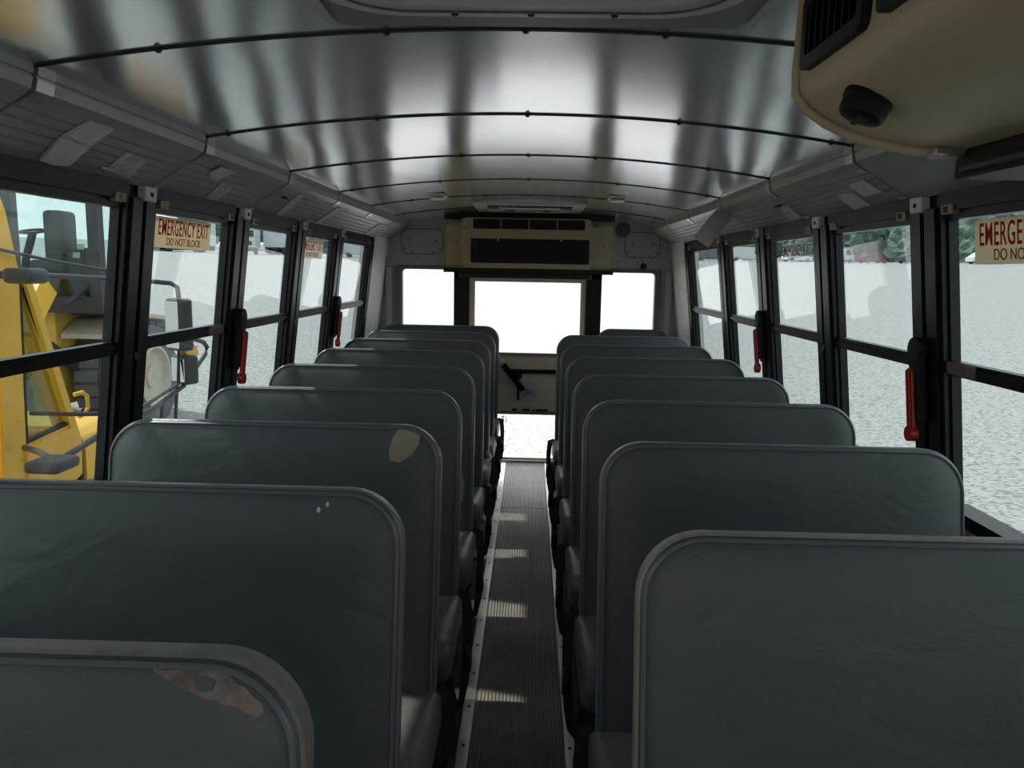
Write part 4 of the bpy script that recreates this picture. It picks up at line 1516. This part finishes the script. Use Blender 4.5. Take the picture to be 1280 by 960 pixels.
loader_wheel(-5.4, 10.85, 0.80, 0.78)
loader_wheel(-7.5, 10.85, 0.80, 0.78)
loader_wheel(-5.4, 7.4, 0.80, 0.78)
loader_wheel(-7.5, 7.4, 0.80, 0.78)
b = NB()
pts = [(9.95, 0.42), (10.3, 0.60), (10.8, 0.66), (11.3, 0.60), (11.7, 0.42)]
for p, q in zip(pts, pts[1:]):
    hexa(b, [(-6.22, p[0], p[1]), (-5.42, p[0], p[1]), (-5.42, q[0], q[1]), (-6.22, q[0], q[1]), (-6.22, p[0], p[1] + 0.06), (-5.42, p[0], p[1] + 0.06), (-5.42, q[0], q[1] + 0.06), (-6.22, q[0], q[1] + 0.06)])
obj('fender', b, M_RIM, ld)
b = NB()
box(b, -7.0, -6.3, 6.6, 12.0, -0.5, 0.35)
box(b, -7.2, -6.25, 9.9, 11.9, 0.3, 0.80)
obj('chassis', b, M_YELD, ld)
b = NB()
for y0, z0, y1, z1 in ((8.3, 0.15, 9.25, 1.15),):
    for x in (-6.45, -5.95):
        dv = Vector((0, y1 - y0, z1 - z0)).normalized()
        nn = Vector((0, -dv.z, dv.y)) * 0.16
        p, q = Vector((x, y0, z0)), Vector((x, y1, z1))
        hexa(b, [p - nn, q - nn, q - nn + Vector((0.09, 0, 0)), p - nn + Vector((0.09, 0, 0)), p + nn, q + nn, q + nn + Vector((0.09, 0, 0)), p + nn + Vector((0.09, 0, 0))])
obj('lift_arm', b, M_YEL, ld)
b = NB()
tube(b, [(-6.15, 8.6, 0.55), (-6.15, 9.6, 0.35), (-6.15, 10.3, -0.1)], 0.07, 10)
tube(b, [(-5.8, 9.4, 0.9), (-5.7, 9.9, 1.15)], 0.03, 8)
obj('hydraulic_ram', b, M_MACH, ld, smooth=True)
b = NB()
box(b, -6.2, -5.75, 10.2, 11.0, 0.72, 1.05)
obj('battery_box', b, M_MACH, ld)
# cab
cab = (-7.2, -5.55, 9.75, 10.55)
b = NB()
for x, y in ((cab[0], cab[2]), (cab[1], cab[2]), (cab[0], cab[3]), (cab[1], cab[3])):
    box(b, x - 0.07, x + 0.07, y - 0.07, y + 0.07, 0.9, 2.75)
box(b, cab[0] - 0.1, cab[1] + 0.1, cab[2] - 0.1, cab[3] + 0.1, 0.78, 0.98)
obj('cab_frame', b, M_MACH, ld)
b = NB()
rbox(b, cab[0] - 0.2, cab[1] + 0.2, cab[2] - 0.25, cab[3] + 0.2, 2.66, 2.86, 0.05, 2)
obj('cab_roof', b, M_YEL, ld)
b = NB()
box(b, cab[1] + 0.08, cab[1] + 0.11, cab[2] + 0.22, cab[2] + 0.28, 0.55, 2.66)
obj('cab_handrail', b, M_YELD, ld)
gm = glass_mat('cab_glass', (0.80, 0.90, 0.88))
for x0, x1, y0, y1 in ((cab[0], cab[1], cab[2] - 0.01, cab[2] + 0.01), (cab[1] - 0.01, cab[1] + 0.01, cab[2], cab[3]), (cab[0] - 0.01, cab[0] + 0.01, cab[2], cab[3])):
    b = NB()
    box(b, x0, x1, y0, y1, 0.98, 2.66)
    obj('cab_pane', b, gm, ld)
b = NB()
rbox(b, -6.42, -6.17, 10.02, 10.42, 1.40, 2.10, 0.06, 3)
rbox(b, -6.62, -6.17, 9.98, 10.44, 1.28, 1.45, 0.05, 3)
rbox(b, -6.50, -6.24, 10.05, 10.38, 0.97, 1.30, 0.03, 2)
obj('driver_seat', b, M_MACH2, ld, smooth=True)
b = NB()
tube(b, [(-6.56 + 0.14 * math.cos(a), 10.05 + 0.16 * math.sin(a), 1.82 + 0.03 * math.sin(a)) for a in [2 * math.pi * k / 20 for k in range(20)]], 0.018, 6, closed=True)
tube(b, [(-6.56, 10.05, 1.80), (-6.68, 10.05, 1.45), (-6.72, 10.05, 0.98)], 0.05, 8)
obj('steering_wheel', b, M_MACH, ld, smooth=True)
b = NB()
rbox(b, -6.15, -5.86, 10.05, 10.45, 0.98, 1.62, 0.04, 2)
obj('side_console', b, M_MACH, ld)
for p in ((-5.98, 1.52), (-5.92, 1.63)):
    b = NB()
    box(b, p[0] - 0.05, p[0] + 0.04, 10.03, 10.046, p[1] - 0.035, p[1] + 0.035)
    obj('paper_note', b, M_LABELW, ld)

# ------------------------------------------------------------------ lorries on the left, far off
def trailer(x0, x1, y, zb, zt, label, ang=0.0):
    a = thing('trailer', label, 'trailer', ((x0 + x1) / 2, y, gz((x0 + x1) / 2, y)), 'white trailers across the lot')
    g0 = gz((x0 + x1) / 2, y)
    b = NB()
    rbox(b, x0, x1, y, y + 2.5, zb, zt, 0.04, 1)
    obj('box_body', b, M_TRAIL, a)
    b = NB()
    x = x0 + 0.6
    while x < x1:
        box(b, x, x + 0.04, y - 0.02, y, zb, zt)
        x += 1.2
    obj('side_rib', b, M_TRAIL, a)
    b = NB()
    box(b, x0 + 0.2, x1 - 0.2, y + 0.1, y + 2.4, g0 + 0.25, zb)
    obj('underframe', b, M_MACH, a)
    for xx in (x0 + 1.0, x0 + 2.2, x1 - 2.0):
        b = NB()
        disc(b, (xx, y + 0.1, g0 + 0.45), (0, 1, 0), 0.5, 2.3, 20)
        obj('wheel', b, M_TYRE, a)
    return a


trailer(-54.5, -45.5, 108.0, 4.2, 7.4, 'white trailer seen behind the cream exit sign on the left')
trailer(-38.1, -32.5, 109.0, 4.2, 7.4, 'white box trailer to the right of the white lorry cab')
g0 = gz(-39.7, 107)
lc = thing('lorry', 'white lorry cab parked beyond the lot on the left', 'lorry', (-39.7, 107, g0))
b = NB()
rbox(b, -41.0, -38.4, 106.6, 108.8, g0 + 0.9, g0 + 3.9, 0.15, 2)
obj('cab_body', b, M_TRAIL, lc)
b = NB()
box(b, -40.8, -38.6, 106.55, 106.62, g0 + 2.4, g0 + 3.3)
obj('windscreen', b, M_CARGL, lc)
b = NB()
box(b, -40.5, -38.9, 106.53, 106.62, g0 + 1.2, g0 + 1.8)
obj('grille', b, M_MACH2, lc)
b = NB()
rbox(b, -41.1, -38.3, 106.3, 106.7, g0 + 0.4, g0 + 0.95, 0.05, 2)
obj('bumper', b, M_MACH, lc)
for x in (-40.8, -38.7):
    b = NB()
    disc(b, (x - 0.15, 107.6, g0 + 0.5), (1, 0, 0), 0.5, 0.3, 20)
    obj('wheel', b, M_TYRE, lc)


# ------------------------------------------------------------------ small parked vehicles, far right
def car(x, y, rz, col, label, L=4.4, H=1.45, van=False):
    x, y = x * 1.6, y * 1.6
    a = thing('car', label, 'car', (x, y, gz(x, y)), 'parked vehicles along the far edge of the lot')
    a.rotation_euler = (0, 0, rz)
    m = mat('car_paint', col, 0.4)
    b = NB()
    h = L / 2
    if van:
        pr = [(-h, 0.35), (h, 0.35), (h, 1.1), (h * 0.8, 1.25), (h * 0.6, H), (-h, H)]
    else:
        pr = [(-h, 0.3), (h, 0.3), (h, 0.75), (h * 0.5, 0.92), (h * 0.22, H), (-h * 0.5, H), (-h * 0.85, 0.95), (-h, 0.9)]
    prism(b, [(p[0], p[1]) for p in pr], 'y', -0.85, 0.85)
    bmesh.ops.bevel(b, geom=list(b.edges), offset=0.05, segments=1, affect='EDGES')
    obj('car_body', b, m, a, local=True)
    b = NB()
    if van:
        prism(b, [(h * 0.25, 1.15), (h * 0.72, 1.2), (h * 0.56, H - 0.1), (h * 0.25, H - 0.1)], 'y', -0.87, 0.87)
    else:
        prism(b, [(-h * 0.72, 0.98), (h * 0.40, 0.96), (h * 0.18, H - 0.07), (-h * 0.46, H - 0.07)], 'y', -0.87, 0.87)
    obj('side_window', b, M_CARGL, a, local=True)
    for x_ in (-h * 0.62, h * 0.62):
        for y_ in (-0.88, 0.68):
            b = NB()
            disc(b, (x_, y_, 0.33), (0, 1, 0), 0.33, 0.2, 16)
            obj('wheel', b, M_TYRE, a, local=True)


car(28.9, 73.2, 0.5, (0.55, 0.60, 0.66), 'pale blue van far off in the right window nearest second pillar', 5.2, 2.1, True)
car(31.6, 72.0, 0.2, (0.13, 0.03, 0.028), 'dark red car far off beside the pale blue van', 4.4, 1.4)
car(34.8, 71.0, 0.1, (0.07, 0.08, 0.09), 'dark car far off in the middle of a right window')
car(36.2, 69.6, -0.1, (0.70, 0.70, 0.69), 'white car far off in a right window near the pillar')
car(39.8, 68.5, 0.1, (0.65, 0.66, 0.66), 'white pickup far off below the right cream sign', 4.8, 1.6)
car(43.6, 67.0, 0.6, (0.72, 0.73, 0.72), 'white box van far off below the right cream sign', 4.6, 2.4, True)
car(47.0, 65.0, 0.1, (0.10, 0.10, 0.11), 'dark car far off at the right picture edge')
car(25.7, 75.2, 0.3, (0.66, 0.67, 0.68), 'white car far off behind the bare black window lettering')
car(21.5, 77.0, 0.0, (0.62, 0.65, 0.64), 'long white van far off in the second last right window', 6.5, 2.2, True)
car(18.2, 78.5, 0.1, (0.12, 0.14, 0.15), 'dark van far off in the last right window', 5.5, 2.0, True)
car(-18.2, 66.0, 0.1, (0.12, 0.15, 0.16), 'dark van far off in the last left window', 5.5, 2.2, True)
car(-14.9, 67.4, 0.1, (0.55, 0.58, 0.58), 'pale van far off in the last left window', 5.5, 2.2, True)


# ------------------------------------------------------------------ trees beyond the lot
def crown_mesh(kind, seed):
    rnd = random.Random(seed)
    b = NB()
    if kind == 'pine':
        specs = [(0, 0, 2.0 + i * 1.45, 2.5 * (1 - i / 8.2) + 0.25) for i in range(8)]
        for x, y, z, r in specs:
            t = NB()
            bmesh.ops.create_icosphere(t, subdivisions=3, radius=r)
            for v in t.verts:
                v.co *= 1 + rnd.uniform(-0.24, 0.24)
                v.co.z *= 0.75
            bmesh.ops.translate(t, verts=t.verts, vec=(x + rnd.uniform(-.2, .2), y + rnd.uniform(-.2, .2), z))
            merge(b, t)
    else:
        for i in range(9):
            t = NB()
            bmesh.ops.create_icosphere(t, subdivisions=3, radius=rnd.uniform(1.3, 2.1))
            for v in t.verts:
                v.co *= 1 + rnd.uniform(-0.2, 0.2)
            bmesh.ops.translate(t, verts=t.verts, vec=(rnd.uniform(-1.8, 1.8), rnd.uniform(-1.8, 1.8), rnd.uniform(3, 8.5)))
            merge(b, t)
    return b


protos = []
for i, (kind, m) in enumerate((('pine', M_LEAF), ('round', M_LEAF2), ('pine', M_LEAF2), ('round', M_LEAF))):
    a = thing('tree', 'x', 'tree')
    obj('crown', crown_mesh(kind, i + 3), m, a, local=True)
    b = NB()
    disc(b, (0, 0, -0.4), (0, 0, 1), 0.22, 5.0, 10, 0.12)
    obj('trunk', b, M_BARK, a, local=True)
    protos.append([a, kind, False])
rt = random.Random(5)
for i in range(39):
    az = R(9.5 + i * 1.08)                      # angle right of the bus axis
    D = 136 + (i % 3) * 14 + (8 if i < 9 else 0)
    sc = rt.uniform(1.4, 1.55) * (0.6 if i < 9 else 1.0)
    x, y = D * math.sin(az), D * math.cos(az)
    pi = rt.choice((0, 0, 2, 3, 1) if i >= 9 else (1, 3, 2))
    pr_ = protos[pi]
    o = pr_[0] if not pr_[2] else dup(pr_[0])
    pr_[2] = True
    o.location = (x, y, gz(x, y) - 1.6)
    o.rotation_euler = (0, 0, rt.uniform(0, 6))
    o.scale = (sc * 0.74, sc * 0.74, sc)
    o['group'] = 'trees beyond the right side of the lot, ' + pr_[1]
    o['label'] = ('tall dark conifer in the tree line beyond the lot on the right' if pr_[1] == 'pine' else 'rounded leafy tree in the tree line beyond the lot on the right')
for i in range(12):
    az = R(-(13.0 + i * 0.95))
    D = 140 + (i % 3) * 10
    x, y = D * math.sin(az), D * math.cos(az)
    pr_ = protos[rt.choice((1, 3))]
    o = dup(pr_[0])
    sc = rt.uniform(0.6, 0.9)
    o.location = (x, y, gz(x, y) - 0.2)
    o.rotation_euler = (0, 0, rt.uniform(0, 6))
    o.scale = (sc, sc, sc)
    o['group'] = 'trees far off on the left'
    o['label'] = 'low leafy tree far off beyond the trailers on the left'
